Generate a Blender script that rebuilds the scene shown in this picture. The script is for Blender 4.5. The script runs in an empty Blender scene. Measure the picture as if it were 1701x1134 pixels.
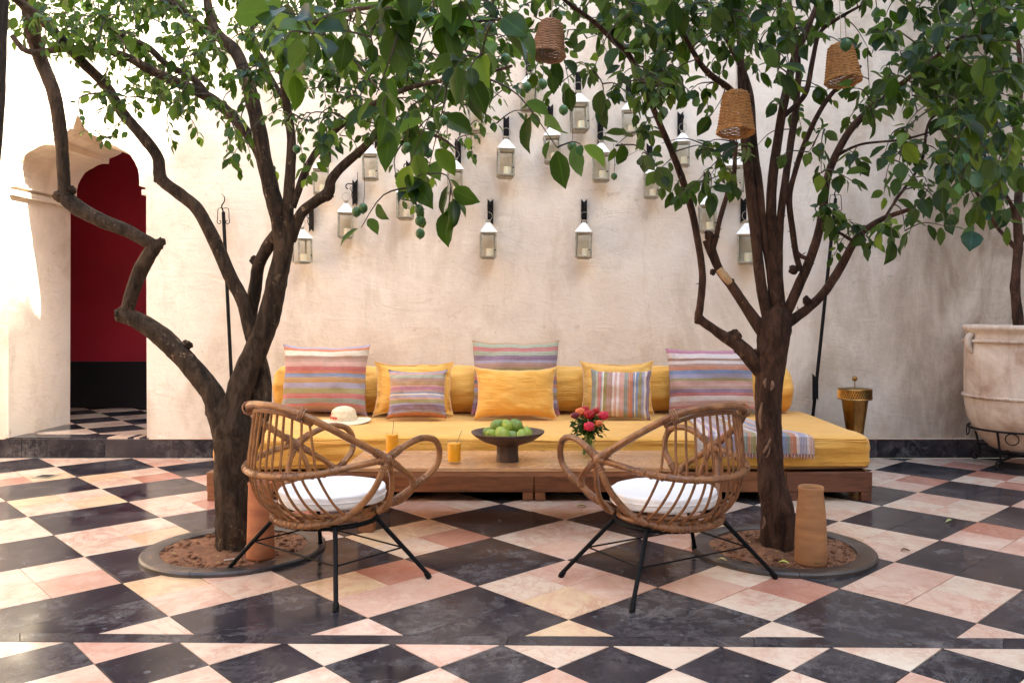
import bpy, bmesh, math, random
from mathutils import Vector, Matrix, noise, Euler
from math import sin, cos, pi, radians

# ------------------------------------------------------------------ camera, world, sun, exposure
F, CX, HY, H = 1388.0, 894.5, 519.5, 1.288          # focal (px of the 1701 wide photo), principal column, horizon row, eye height
S = bpy.context.scene
C = S.collection
cam = bpy.data.cameras.new('camera')
co = bpy.data.objects.new('camera', cam); C.objects.link(co); S.camera = co
cam.sensor_width = 36; cam.lens = F/1701*36
cam.shift_x = -(CX-850.5)/1701; cam.shift_y = -(567-HY)/1701
cam.clip_start = .05; cam.clip_end = 200
co.location = (0, 0, H); co.rotation_euler = (pi/2, 0, 0)
SUN = Vector((1, -.41, 1.05)).normalized()           # towards the sun
w = bpy.data.worlds.new('World'); S.world = w; w.use_nodes = True
nt = w.node_tree; bg = nt.nodes['Background']
sky = nt.nodes.new('ShaderNodeTexSky'); sky.sky_type = 'NISHITA'; sky.sun_disc = False
sky.sun_elevation = math.asin(SUN.z); sky.sun_rotation = math.atan2(SUN.x, SUN.y)
sky.dust_density = 2.5; sky.air_density = 1.0; sky.ozone_density = .6
nt.links.new(sky.outputs[0], bg.inputs[0]); bg.inputs[1].default_value = .15
sl = bpy.data.lights.new('sun', 'SUN'); sl.energy = 5.0; sl.angle = radians(.5); sl.color = (1, .93, .82)
so = bpy.data.objects.new('sun', sl); C.objects.link(so)
so.rotation_euler = (-SUN).to_track_quat('-Z', 'Y').to_euler(); so.location = (8, -3, 14)
S.view_settings.view_transform = 'Standard'; S.view_settings.look = 'None'
S.view_settings.gamma = 1; S.view_settings.use_curve_mapping = False
S.view_settings.exposure = 3.22
try:
    S.view_settings.use_white_balance = True
    S.view_settings.white_balance_temperature = 6650
    S.view_settings.white_balance_tint = 4
except Exception: pass
S.render.engine = 'CYCLES'
S.cycles.max_bounces = 10; S.cycles.diffuse_bounces = 6; S.cycles.transparent_max_bounces = 12
R_ = random.Random(7)

def W(px, py, Y): return Vector(((px-CX)/F*Y, Y, H-(py-HY)/F*Y))      # point seen at a pixel, at depth Y
def G(px, py, z=0):                                                    # point seen at a pixel, at height z
    Y = F*(H-z)/(py-HY); return Vector(((px-CX)/F*Y, Y, z))

# ------------------------------------------------------------------ helpers
OFF = {}
class MB:
    def __init__(s): s.v = []; s.f = []; s.m = []; s.uv = {}
    def add(s, vs, fs, mi=0):
        o = len(s.v); s.v += [tuple(v) for v in vs]; s.f += [tuple(i+o for i in f) for f in fs]; s.m += [mi]*len(fs); return s
    def box(s, a, b, bev=.004, rot=None, org=None, mi=0):
        bm = bmesh.new(); bmesh.ops.create_cube(bm, size=1)
        for v in bm.verts: v.co = Vector([(a[k]+b[k])/2+v.co[k]*(b[k]-a[k]) for k in range(3)])
        if bev > 0: bmesh.ops.bevel(bm, geom=bm.edges[:], offset=bev, segments=1, affect='EDGES')
        if rot is not None:
            o = Vector(org) if org is not None else Vector(((a[0]+b[0])/2, (a[1]+b[1])/2, (a[2]+b[2])/2))
            for v in bm.verts: v.co = rot @ (v.co-o) + o
        bm.verts.index_update()
        s.add([v.co for v in bm.verts], [[v.index for v in f.verts] for f in bm.faces], mi); bm.free(); return s
    def tube(s, pts, r, seg=8, n=None, closed=False, cap=True, mi=0, lump=0, seed=0, squash=1):
        P, Rr = smooth(pts, r, n, closed)
        N = len(P); t0 = (P[1]-P[0]).normalized()
        up = Vector((0, 0, 1)) if abs(t0.z) < .9 else Vector((1, 0, 0))
        nrm = t0.cross(up).normalized(); vs = []; tp = t0
        for i in range(N):
            t = (P[(i+1) % N]-P[i-1]) if closed else (P[min(i+1, N-1)]-P[max(i-1, 0)])
            t = t.normalized() if t.length > 1e-9 else tp
            q = tp.rotation_difference(t); nrm = (q @ nrm); nrm = (nrm-t*nrm.dot(t)).normalized(); tp = t
            b = t.cross(nrm)
            for k in range(seg):
                a = 2*pi*k/seg; d = nrm*cos(a)+b*sin(a)*squash
                rr = Rr[i]
                if lump:
                    rr *= 1+lump*noise.noise(P[i]*9+d*1.3+Vector((seed, 0, 0)))+lump*.6*noise.noise(P[i]*28+d*2.1+Vector((0, seed, 0)))
                vs.append(P[i]+d*rr)
        fs = []
        for i in range(N if closed else N-1):
            j = (i+1) % N
            for k in range(seg): fs.append((i*seg+k, i*seg+(k+1) % seg, j*seg+(k+1) % seg, j*seg+k))
        if cap and not closed:
            fs.append(tuple(range(seg-1, -1, -1))); fs.append(tuple((N-1)*seg+k for k in range(seg)))
        return s.add(vs, fs, mi)
    def lathe(s, prof, c=(0, 0, 0), seg=32, mi=0, wob=None):
        vs = []; fs = []; c = Vector(c); n = len(prof)
        for i, (r, z) in enumerate(prof):
            for k in range(seg):
                a = 2*pi*k/seg; rr = r*(1+(wob(a, z) if wob else 0)); vs.append(c+Vector((rr*cos(a), rr*sin(a), z)))
        for i in range(n-1):
            for k in range(seg): fs.append((i*seg+k, i*seg+(k+1) % seg, (i+1)*seg+(k+1) % seg, (i+1)*seg+k))
        if prof[0][0] > 0: fs.append(tuple(range(seg-1, -1, -1)))
        if prof[-1][0] > 0: fs.append(tuple((n-1)*seg+k for k in range(seg)))
        return s.add(vs, fs, mi)
    def ball(s, c, r, seg=14, sq=(1, 1, 1), mi=0):
        n = seg//2; c = Vector(c); vs = []; fs = []
        for i in range(n+1):
            th = pi*i/n
            for k in range(seg):
                a = 2*pi*k/seg; vs.append(c+Vector((r*sin(th)*cos(a)*sq[0], r*sin(th)*sin(a)*sq[1], r*cos(th)*sq[2])))
        for i in range(n):
            for k in range(seg): fs.append((i*seg+k, (i+1)*seg+k, (i+1)*seg+(k+1) % seg, i*seg+(k+1) % seg))
        return s.add(vs, fs, mi)
    def grid(s, fn, nu, nv, mi=0, closeu=False):
        o = len(s.v); vs = []; fs = []
        for j in range(nv+1):
            for i in range(nu+1):
                vs.append(fn(i/nu, j/nv)); s.uv[o+j*(nu+1)+i] = (i/nu, j/nv)
        for j in range(nv):
            for i in range(nu): fs.append((j*(nu+1)+i, j*(nu+1)+i+1, (j+1)*(nu+1)+i+1, (j+1)*(nu+1)+i))
        return s.add(vs, fs, mi)
    def mesh(s, name, mats, off=Vector((0, 0, 0)), sm=True):
        me = bpy.data.meshes.new(name)
        me.from_pydata([(v[0]-off[0], v[1]-off[1], v[2]-off[2]) for v in s.v], [], s.f)
        for m in (mats if isinstance(mats, (list, tuple)) else [mats]): me.materials.append(m)
        if max(s.m, default=0): me.polygons.foreach_set('material_index', s.m)
        if s.uv:
            ul = me.uv_layers.new(name='UVMap')
            for l in me.loops: ul.data[l.index].uv = s.uv.get(l.vertex_index, (0, 0))
        if sm:
            me.polygons.foreach_set('use_smooth', [True]*len(me.polygons))
            if sm != 'all':
                try: me.set_sharp_from_angle(angle=radians(38))
                except Exception: pass
        me.update(); return me
    def build(s, name, mats, parent=None, sm=True, kind=None, label=None):
        off = OFF.get(parent.name, Vector((0, 0, 0))) if parent else Vector((0, 0, 0))
        o = bpy.data.objects.new(name, s.mesh(name, mats, off, sm)); C.objects.link(o)
        if parent: o.parent = parent
        OFF[o.name] = off
        if kind: o['kind'] = kind
        if label: o['label'] = label
        return o

def smooth(pts, r, n=None, closed=False):
    P = [Vector(p) for p in pts]; N = len(P)
    Rr = list(r) if isinstance(r, (list, tuple)) else [r]*N
    if n is None: n = 6
    if n <= 1 or N < 3:
        return P, Rr
    oP = []; oR = []
    for i in range(N if closed else N-1):
        g = (lambda k: P[k % N]) if closed else (lambda k: P[min(max(k, 0), N-1)])
        p0, p1, p2, p3 = g(i-1), g(i), g(i+1), g(i+2)
        r1, r2 = Rr[i], Rr[(i+1) % N]
        for k in range(n):
            t = k/n
            oP.append(.5*((2*p1)+(p2-p0)*t+(2*p0-5*p1+4*p2-p3)*t*t+(3*p1-p0-3*p2+p3)*t**3)); oR.append(r1+(r2-r1)*t)
    if not closed: oP.append(P[-1]); oR.append(Rr[-1])
    return oP, oR

def tag(o, label, cat, group=None, kind=None):
    if label: o['label'] = label
    if cat: o['category'] = cat
    if group: o['group'] = group
    if kind: o['kind'] = kind
    return o
def thing(name, label, cat, loc=(0, 0, 0), group=None):
    o = bpy.data.objects.new(name, None); C.objects.link(o); o.location = loc; o.empty_display_size = .1
    OFF[o.name] = Vector(loc); return tag(o, label, cat, group)
def copy_tree(o, parent=None):
    c = o.copy(); C.objects.link(c)
    if parent: c.parent = parent
    for ch in [x for x in o.children]: copy_tree(ch, c)
    return c

# ------------------------------------------------------------------ materials
def mat(name, col, rough=.6, metal=0, spec=.5, **k):
    m = bpy.data.materials.new(name); m.use_nodes = True; b = m.node_tree.nodes['Principled BSDF']
    b.inputs['Base Color'].default_value = (*col, 1); b.inputs['Roughness'].default_value = rough
    b.inputs['Metallic'].default_value = metal; b.inputs['Specular IOR Level'].default_value = spec
    for kk, v in k.items(): b.inputs[kk].default_value = v
    return m
class NT:
    def __init__(s, m): s.m = m; s.t = m.node_tree; s.b = s.t.nodes['Principled BSDF']
    def n(s, ty, **k):
        x = s.t.nodes.new(ty)
        for a, v in k.items():
            if a.startswith('i_'): x.inputs[a[2:].replace('_', ' ')].default_value = v
            else: setattr(x, a, v)
        return x
    def l(s, a, b): s.t.links.new(a, b)
    def coord(s, kind='Object', scale=(1, 1, 1), rnd=False, rot=(0, 0, 0)):
        tc = s.n('ShaderNodeTexCoord'); out = tc.outputs[kind]
        if rnd:
            oi = s.n('ShaderNodeObjectInfo'); vm = s.n('ShaderNodeVectorMath', operation='MULTIPLY_ADD')
            cb = s.n('ShaderNodeCombineXYZ'); s.l(oi.outputs['Random'], cb.inputs[0]); s.l(oi.outputs['Random'], cb.inputs[1])
            s.l(cb.outputs[0], vm.inputs[0]); vm.inputs[1].default_value = (37, 91, 11); s.l(out, vm.inputs[2]); out = vm.outputs[0]
        mp = s.n('ShaderNodeMapping'); mp.inputs['Scale'].default_value = scale; mp.inputs['Rotation'].default_value = rot
        s.l(out, mp.inputs['Vector']); return mp.outputs[0]
    def noise(s, co, scale, detail=6, rough=.55, dist=0):
        x = s.n('ShaderNodeTexNoise', i_Scale=scale, i_Detail=detail, i_Roughness=rough, i_Distortion=dist); s.l(co, x.inputs['Vector']); return x.outputs['Fac']
    def ramp(s, f, stops, interp='LINEAR'):
        x = s.n('ShaderNodeValToRGB'); cr = x.color_ramp; cr.interpolation = interp
        while len(cr.elements) < len(stops): cr.elements.new(.5)
        for e, (p, c) in zip(cr.elements, stops):
            e.position = p; e.color = (*c, 1) if isinstance(c, (tuple, list)) else (c, c, c, 1)
        s.l(f, x.inputs[0]); return x.outputs[0]
    def mix(s, f, a, b, mode='MIX'):
        x = s.n('ShaderNodeMix', data_type='RGBA', blend_type=mode)
        for i, v in ((0, f), (6, a), (7, b)):
            if hasattr(v, 'node'): s.l(v, x.inputs[i])
            elif i == 0: x.inputs[0].default_value = v
            else: x.inputs[i].default_value = (*v, 1)
        return x.outputs[2]
    def math(s, op, a, b=0, clamp=False):
        x = s.n('ShaderNodeMath', operation=op, use_clamp=clamp)
        for i, v in ((0, a), (1, b)):
            if hasattr(v, 'node'): s.l(v, x.inputs[i])
            else: x.inputs[i].default_value = v
        return x.outputs[0]
    def bump(s, h, strength=.3, dist=.01, prev=None):
        x = s.n('ShaderNodeBump', i_Strength=strength, i_Distance=dist); s.l(h, x.inputs['Height'])
        if prev is not None: s.l(prev, x.inputs['Normal'])
        s.l(x.outputs[0], s.b.inputs['Normal']); return x.outputs[0]
    def col(s, c): s.l(c, s.b.inputs['Base Color'])
    def rough(s, c): s.l(c, s.b.inputs['Roughness'])

def noisy(name, c1, c2, scale, rough=.6, bump=.2, bd=.005, stretch=(1, 1, 1), metal=0, coord='Object', **k):
    m = mat(name, c1, rough, metal, **k); t = NT(m); co_ = t.coord(coord, stretch); f = t.noise(co_, scale, 8, .6)
    t.col(t.ramp(f, [(.3, c1), (.7, c2)]))
    if bump: t.bump(f, bump, bd)
    return m

def marble(name, c1, c2, vein, vamt, black=False):
    m = mat(name, c1, .2, 0, .16 if black else .40); t = NT(m); co_ = t.coord('Object', rnd=True)
    big = t.noise(co_, 2.6, 5, .55, .6); fine = t.noise(co_, 9, 8, .65, 1.2)
    base = t.ramp(t.math('ADD', t.math('MULTIPLY', big, .65), t.math('MULTIPLY', fine, .35)), [(.36, c1), (.64, c2)])
    v = t.noise(co_, 3.2, 9, .62, 1.6)
    line = t.ramp(t.math('ABSOLUTE', t.math('SUBTRACT', v, .5)), [(0, 1.0), (.012, .5), (.04, 0.0)])
    gate = t.ramp(t.noise(co_, 2.1, 2), [(.45, 0.0), (.62, 1.0)])
    c = t.mix(t.math('MULTIPLY', t.math('MULTIPLY', line, gate), vamt), base, vein)
    if black:
        sc = t.ramp(t.noise(co_, 7.5, 12, .82, .2), [(.47, 0.0), (.66, 1.0)])
        gt = t.ramp(t.noise(co_, 2.3, 3), [(.40, 0.0), (.64, 1.0)])
        c = t.mix(t.math('MULTIPLY', t.math('MULTIPLY', sc, gt), .62), c, (.25, .235, .23))
        sp = t.n('ShaderNodeTexVoronoi', i_Scale=9.0); t.l(co_, sp.inputs['Vector'])
        sd = t.ramp(sp.outputs['Distance'], [(.0, .2), (.09, .6), (.13, .0)])
        c = t.mix(t.math('MULTIPLY', t.math('MULTIPLY', sd, t.ramp(t.noise(co_, 3.1, 2), [(.5, 0.0), (.6, 1.0)])), .75), c, (.26, .25, .25))
        dust = t.ramp(t.noise(co_, 1.3, 4, .6), [(.4, 0.0), (.75, 1.0)])
        c = t.mix(t.math('MULTIPLY', dust, .35), c, (.12, .10, .095))
        oi = t.n('ShaderNodeObjectInfo')
        c = t.mix(t.math('MULTIPLY', oi.outputs['Random'], .10), c, (.12, .095, .09))
        pt = t.noise(co_, 24, 8, .7)
        sk = t.ramp(pt, [(.62, 0.0), (.74, 1.0)]); c = t.mix(t.math('MULTIPLY', sk, .5), c, (.24, .22, .21))
    else:
        oi = t.n('ShaderNodeObjectInfo'); c = t.mix(t.math('MULTIPLY', oi.outputs['Random'], .45), c, (c2[0]*.82, c2[1]*.72, c2[2]*.66))
        rb = t.ramp(t.noise(co_, 3.4, 10, .78, .5), [(.47, 0.0), (.62, 1.0)]); c = t.mix(t.math('MULTIPLY', rb, .62), c, (.52, .27, .19))
        v2 = t.noise(co_, 2.3, 12, .72, .9); l2 = t.ramp(t.math('ABSOLUTE', t.math('SUBTRACT', v2, .5)), [(0, 1.0), (.010, .35), (.03, 0.0)])
        c = t.mix(t.math('MULTIPLY', t.math('MULTIPLY', l2, t.ramp(t.noise(co_, 1.3, 3), [(.42, 0.0), (.58, 1.0)])), .6), c, (.42, .17, .12))
        dk = t.ramp(t.noise(co_, 1.9, 11, .8, .3), [(.54, 0.0), (.66, 1.0)]); c = t.mix(t.math('MULTIPLY', dk, .38), c, (.44, .29, .20))
        pt = t.noise(co_, 22, 8, .7)
        sk = t.ramp(pt, [(.60, 0.0), (.68, 1.0)]); c = t.mix(t.math('MULTIPLY', sk, .5), c, (.33, .18, .13))
    t.col(c)
    rn = t.noise(co_, 4, 6, .6); t.rough(t.ramp(rn, [(.3, .08), (.75, .30)]))
    t.bump(t.noise(co_, 2.2, 3), .08, .01)
    return m
M = {}
M['black_marble'] = marble('black marble', (.005, .0055, .011), (.024, .022, .029), (.30, .28, .27), .22, True)
M['cream_marble'] = marble('cream marble', (.74, .64, .50), (.66, .50, .38), (.50, .30, .22), .3)
M['pink_marble'] = marble('pink marble', (.72, .55, .44), (.62, .38, .28), (.46, .20, .15), .4)
M['red_marble'] = marble('red marble', (.55, .30, .22), (.40, .15, .10), (.66, .45, .35), .5)
M['ochre_marble'] = marble('ochre marble', (.68, .47, .26), (.72, .56, .38), (.45, .24, .12), .35)
M['blush_marble'] = marble('blush marble', (.75, .62, .50), (.70, .49, .37), (.50, .20, .15), .4)
M['grout'] = noisy('grout', (.16, .13, .11), (.28, .22, .18), 30, .9)
M['iron'] = noisy('black wrought iron', (.005, .005, .006), (.016, .014, .014), 30, .6, .1, .002, spec=.1)
M['steel_black'] = noisy('black painted steel', (.004, .004, .005), (.010, .010, .011), 40, .5, .05, .001, spec=.08)
M['brass'] = noisy('aged brass', (.50, .30, .10), (.13, .065, .02), 9, .3, .3, .004, (1, 1, .5), metal=1)
M['candle'] = mat('wax', (.80, .70, .50), .5, **{'Subsurface Weight': .3})
M['lantern_white'] = noisy('whitewashed lantern tin', (.80, .77, .68), (.62, .58, .48), 30, .5, .1, .002)
M['lantern_frame'] = noisy('aged silver lantern frame', (.40, .37, .29), (.20, .175, .13), 40, .45, .1, .002)
M['soil'] = noisy('garden soil', (.27, .12, .055), (.11, .045, .022), 26, .95, 1, .02)
M['straw'] = noisy('straw', (.80, .71, .52), (.60, .48, .31), 40, .8, .3, .002)
M['red_thread'] = mat('red thread', (.55, .02, .02), .7)
M['stem_green'] = noisy('flower stems', (.09, .20, .03), (.16, .30, .06), 30, .5)
M['lime'] = noisy('citrus skin', (.20, .32, .03), (.38, .44, .06), 12, .38, .25, .003)
M['lime2'] = noisy('darker citrus skin', (.10, .20, .03), (.22, .30, .05), 12, .38, .25, .003)
M['green_fruit'] = noisy('unripe citrus', (.02, .07, .015), (.05, .13, .025), 12, .4, .2, .003)
M['white_cloth'] = noisy('white cotton', (.84, .83, .82), (.80, .79, .79), 60, .85, .15, .002)
M['bowl_wood'] = noisy('dark carved wood', (.10, .050, .034), (.035, .018, .013), 20, .5, .5, .004, (1, 1, .4))
M['concrete'] = noisy('dark stone kerb', (.085, .068, .060), (.028, .024, .023), 7, .3, .3, .004)
M['soil_dark'] = M['soil']
def glassmat(name, col=(1, 1, 1), rough=0.0, alpha=.12):
    m = mat(name, col, rough); t = NT(m); out = t.t.nodes['Material Output']
    tr = t.n('ShaderNodeBsdfTransparent'); gl = t.n('ShaderNodeBsdfGlossy'); gl.inputs['Roughness'].default_value = .03
    tr.inputs[0].default_value = (*col, 1)
    fr = t.n('ShaderNodeLayerWeight', i_Blend=.12); mx = t.n('ShaderNodeMixShader')
    t.l(t.math('ADD', t.math('MULTIPLY', fr.outputs['Facing'], .22), alpha*.05, True), mx.inputs[0]); t.l(tr.outputs[0], mx.inputs[1]); t.l(gl.outputs[0], mx.inputs[2]); t.l(mx.outputs[0], out.inputs[0])
    return m
M['glass'] = glassmat('clear glass', (.96, .97, .96))
M['juice'] = mat('orange juice', (1.0, .42, .004), .4, **{'Subsurface Weight': .15})
M['juice'].node_tree.nodes['Principled BSDF'].inputs['Subsurface Radius'].default_value = (.03, .012, .002)

def plaster(name, c1, c2, stain, dirt, sx=None):
    m = mat(name, c1, .88, 0, .25); t = NT(m); co_ = t.coord('Object')
    big = t.noise(co_, .8, 6, .6, .4); md = t.noise(co_, 3.1, 8, .65, .5)
    c = t.ramp(t.math('ADD', t.math('MULTIPLY', big, .6), t.math('MULTIPLY', md, .4)), [(.34, c2), (.58, c1)])
    st = t.ramp(t.noise(t.coord('Object', (1, 1, .55)), 1.25, 9, .68, .5), [(.50, 0.0), (.66, 1.0)])
    c = t.mix(t.math('MULTIPLY', st, .7), c, stain)
    s2 = t.ramp(t.noise(t.coord('Object', (1.4, 1, .35)), 2.6, 10, .74, .3), [(.56, 0.0), (.70, 1.0)]); c = t.mix(t.math('MULTIPLY', s2, .5), c, stain)
    pk = t.ramp(t.noise(co_, 7.5, 9, .75, .3), [(.60, 0.0), (.72, 1.0)])
    pg = t.ramp(t.noise(co_, 1.9, 3), [(.5, 0.0), (.62, 1.0)])
    c = t.mix(t.math('MULTIPLY', t.math('MULTIPLY', pk, pg), .65), c, dirt)
    sx_ = t.n('ShaderNodeSeparateXYZ'); tc = t.n('ShaderNodeTexCoord'); t.l(tc.outputs['Object'], sx_.inputs[0])
    # fine hair cracks
    v = t.noise(t.coord('Object', (1, 1, 1.5)), 1.4, 8, .6, 1.2)
    ln = t.ramp(t.math('ABSOLUTE', t.math('SUBTRACT', v, .5)), [(0, 1.0), (.0035, 0.0)])
    gt = t.ramp(t.noise(co_, 1.1, 2), [(.52, 0.0), (.6, 1.0)])
    c = t.mix(t.math('MULTIPLY', t.math('MULTIPLY', ln, gt), .55), c, dirt)
    if sx is not None:   # weathered stain plus shade coloured into right end; patchy darker tone near the foot
        g1 = t.math('MULTIPLY', t.math('SUBTRACT', sx_.outputs[0], sx), .75, True)
        vs = t.noise(t.coord('Object', (2.2, 1, .7)), 1.6, 8, .65, .6)
        g2 = t.math('MULTIPLY', g1, t.ramp(vs, [(.36, .15), (.62, 1.0)]))
        c = t.mix(t.math('MULTIPLY', g2, .8), c, (.25, .175, .115))
        dz = t.math('SUBTRACT', 1.0, t.math('MULTIPLY', sx_.outputs[2], 1.4), True)
        c = t.mix(t.math('MULTIPLY', t.math('MULTIPLY', dz, t.ramp(md, [(.4, 0.0), (.65, 1.0)])), .30), c, (.42, .36, .30))
    t.col(c)
    tw = t.noise(t.coord('Object', (1, 1, 2.6), rot=(0, .35, 0)), 3.4, 6, .62, 1.4); tw2 = t.noise(t.coord('Object', (2.8, 1, 1), rot=(0, -.5, 0)), 2.7, 5, .6, 1.0)
    h = t.math('ADD', t.math('MULTIPLY', t.noise(co_, 2.2, 4, .5), .6), t.math('MULTIPLY', t.noise(co_, 30, 8, .68), .22))
    h = t.math('ADD', h, t.math('ADD', t.math('MULTIPLY', tw, .42), t.math('MULTIPLY', tw2, .3)))
    t.bump(h, .55, .035)
    return m
M['plaster'] = plaster('lime plaster', (.75, .665, .56), (.62, .52, .42), (.47, .375, .27), (.26, .18, .10), 2.3)
M['plaster_plain'] = plaster('plain lime plaster', (.70, .62, .52), (.62, .54, .44), (.52, .43, .33), (.40, .32, .24))
M['red_wall'] = noisy('crimson painted plaster', (.46, .016, .045), (.34, .012, .030), 1.6, .6, .15, .01)
M['dado'] = noisy('black painted dado', (.010, .010, .013), (.018, .017, .02), 5, .35, .1, .005)

def wood(name, c1, c2, c3, axis=0, gloss=.35):
    m = mat(name, c1, gloss); t = NT(m); sc = [6, 6, 6]; sc[axis] = .7
    co_ = t.coord('Object', tuple(sc), rnd=False)
    f = t.noise(co_, 3.0, 8, .6, 1.0); g = t.noise(co_, 16, 6, .7)
    sm_ = t.noise(t.coord('Object', (1, 1, 1)), 2.5, 5, .6)
    c = t.ramp(f, [(.3, c1), (.5, c2), (.7, c3)]); c = t.mix(t.math('MULTIPLY', t.ramp(g, [(.45, 0.0), (.7, 1.0)]), .4), c, (c1[0]*.4, c1[1]*.4, c1[2]*.4))
    c = t.mix(t.math('MULTIPLY', t.ramp(sm_, [(.5, 0.0), (.68, 1.0)]), .35), c, (c1[0]*.45, c1[1]*.4, c1[2]*.4))
    t.col(c); t.bump(g, .15, .003); t.rough(t.ramp(sm_, [(.3, gloss-.08), (.7, gloss+.15)]))
    return m
M['wood_light'] = wood('oiled table top', (.46, .22, .095), (.58, .32, .15), (.36, .16, .07), 0, .24)
M['wood_red'] = wood('reddish hardwood', (.22, .085, .035), (.30, .12, .05), (.12, .045, .02), 0, .38)
M['wood_dark'] = wood('dark hardwood', (.10, .035, .02), (.16, .06, .03), (.06, .022, .014), 0, .4)

def cloth(name, c1, c2, wr=.75):
    m = mat(name, c1, .85, 0, .2); t = NT(m); co_ = t.coord('Object')
    f = t.noise(co_, 3, 4); t.col(t.ramp(f, [(.35, c1), (.65, c2)])); t.b.inputs['Sheen Weight'].default_value = .25
    wv = t.math('ADD', t.noise(t.coord('Object', (1.0, 1.6, 5.5)), 3.2, 6, .6, 1.8), t.math('MULTIPLY', t.noise(t.coord('Object', (1, 1, 1), rot=(.4, .9, .3)), 5.0, 4, .5, 2.0), .5)); wf = t.noise(co_, 380, 2, .5)
    b1 = t.bump(wv, wr, .02); t.bump(wf, .12, .002, b1); return m
M['mustard'] = cloth('mustard cotton', (.74, .42, .10), (.67, .34, .06))
M['mustard_light'] = cloth('pale mustard cotton', (.70, .42, .12), (.66, .36, .08))
M['piping'] = mat('cream piping', (.68, .45, .25), .8)

PAL = dict(o=(.50, .17, .07), w=(.72, .64, .50), b=(.30, .15, .09), p=(.54, .30, .24), r=(.44, .11, .10), a=(.16, .22, .36), c=(.40, .22, .07),
           l=(.30, .28, .40), g=(.28, .24, .07), G=(.19, .22, .19), v=(.18, .10, .19), s=(.33, .37, .26), n=(.05, .05, .09), t=(.38, .22, .16), m=(.42, .15, .22), W=(.68, .58, .54))
def stripes(name, seq, axis=1, lines=60, dirn=1, strength=.4):
    m = mat(name, (.5, .5, .5), .9, 0, .15); t = NT(m)
    tc = t.n('ShaderNodeTexCoord'); sp = t.n('ShaderNodeSeparateXYZ'); t.l(tc.outputs['UV'], sp.inputs[0])
    u = sp.outputs[axis]
    if dirn < 0: u = t.math('SUBTRACT', 1.0, u)
    wob = t.noise(t.coord('UV'), 3, 3); u2 = t.math('ADD', u, t.math('MULTIPLY', t.math('SUBTRACT', wob, .5), .02))
    tot = sum(x[1] for x in seq); st = []; acc = 0
    seq = seq[:30]
    for k, wd in seq: st.append((min(acc/tot, .9999), PAL[k])); acc += wd
    c = t.ramp(u2, st, 'CONSTANT')
    wv = t.math('SINE', t.math('MULTIPLY', u2, lines*6.283))
    wg = t.ramp(t.noise(t.coord('UV', (.02, 1, 1) if axis == 1 else (1, .02, 1)), 9, 2), [(.42, 0.0), (.58, 1.0)])
    c = t.mix(t.math('MULTIPLY', t.math('MULTIPLY', t.ramp(wv, [(.55, 0.0), (.75, 1.0)]), wg), strength), c, (.74, .68, .62))
    thr = t.noise(t.coord('UV', (4, 90, 1) if axis == 1 else (90, 4, 1)), 4, 3, .7)
    c = t.mix(t.math('MULTIPLY', t.ramp(thr, [(.4, 0.0), (.62, 1.0)]), .42), c, (.14, .10, .10))
    thr2 = t.noise(t.coord('UV', (3, 130, 1) if axis == 1 else (130, 3, 1)), 5, 3, .7); c = t.mix(t.math('MULTIPLY', t.ramp(thr2, [(.5, 0.0), (.66, 1.0)]), .35), c, (.55, .47, .40))
    t.col(c); t.b.inputs['Sheen Weight'].default_value = .2
    b1 = t.bump(t.noise(t.coord('Object', (1.5, 1.5, 2.5)), 6.0, 5, .55, 1.0), .25, .015)
    t.bump(t.noise(t.coord('UV', (150, 150, 1)), 1, 2), .2, .002, b1)
    return m

def rattan(name, c1, c2, dark):
    m = mat(name, c1, .33, 0, .5); t = NT(m); co_ = t.coord('Object')
    f = t.noise(co_, 9, 6, .6, .5); c = t.ramp(f, [(.32, c2), (.62, c1)])
    k = t.ramp(t.noise(co_, 17, 8, .75), [(.50, 0.0), (.66, 1.0)]); c = t.mix(t.math('MULTIPLY', k, .75), c, dark)
    l2 = t.ramp(t.noise(co_, 5, 3), [(.58, 0.0), (.75, 1.0)]); c = t.mix(t.math('MULTIPLY', l2, .4), c, (.42, .24, .11))
    t.col(c); t.bump(t.noise(co_, 60, 5), .15, .002); t.rough(t.ramp(f, [(.3, .25), (.7, .45)])); return m
M['rattan_a'] = rattan('honey rattan', (.33, .145, .046), (.20, .077, .024), (.055, .019, .009))
M['rattan_b'] = rattan('walnut rattan', (.26, .110, .038), (.145, .055, .020), (.042, .015, .008))
M['binding'] = rattan('pale cane binding', (.33, .16, .075), (.18, .078, .035), (.08, .03, .016))
M['terracotta'] = noisy('terracotta', (.50, .19, .08), (.30, .10, .045), 7, .75, .3, .004, (1, 1, 2.5))
M['terracotta_b'] = noisy('sun bleached terracotta', (.42, .20, .075), (.22, .095, .04), 6, .75, .3, .004, (.6, .6, 3.5))
M['wicker'] = noisy('wicker', (.60, .30, .09), (.30, .125, .035), 60, .6, .3, .002)
M['wicker_dark'] = noisy('aged wicker', (.30, .15, .07), (.17, .08, .035), 45, .6, .3, .002)

def urnmat():
    m = noisy('limewashed terracotta urn', (.62, .50, .40), (.46, .34, .25), 3.5, .85, .4, .01, (1, 1, .6)); t = NT(m)
    t.t.nodes.remove([l.from_node for l in t.t.links if l.to_socket == t.b.inputs['Base Color']][0])
    co_ = t.coord('Object'); c = t.ramp(t.noise(co_, 3.0, 9, .65, .5), [(.35, (.38, .25, .17)), (.55, (.60, .49, .39)), (.7, (.70, .62, .52))])
    st = t.ramp(t.noise(t.coord('Object', (5, 5, .5)), 2.2, 6, .6), [(.5, 0.0), (.68, 1.0)]); c = t.mix(t.math('MULTIPLY', st, .4), c, (.30, .18, .11)); t.col(c); return m
M['urn'] = urnmat()

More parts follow.
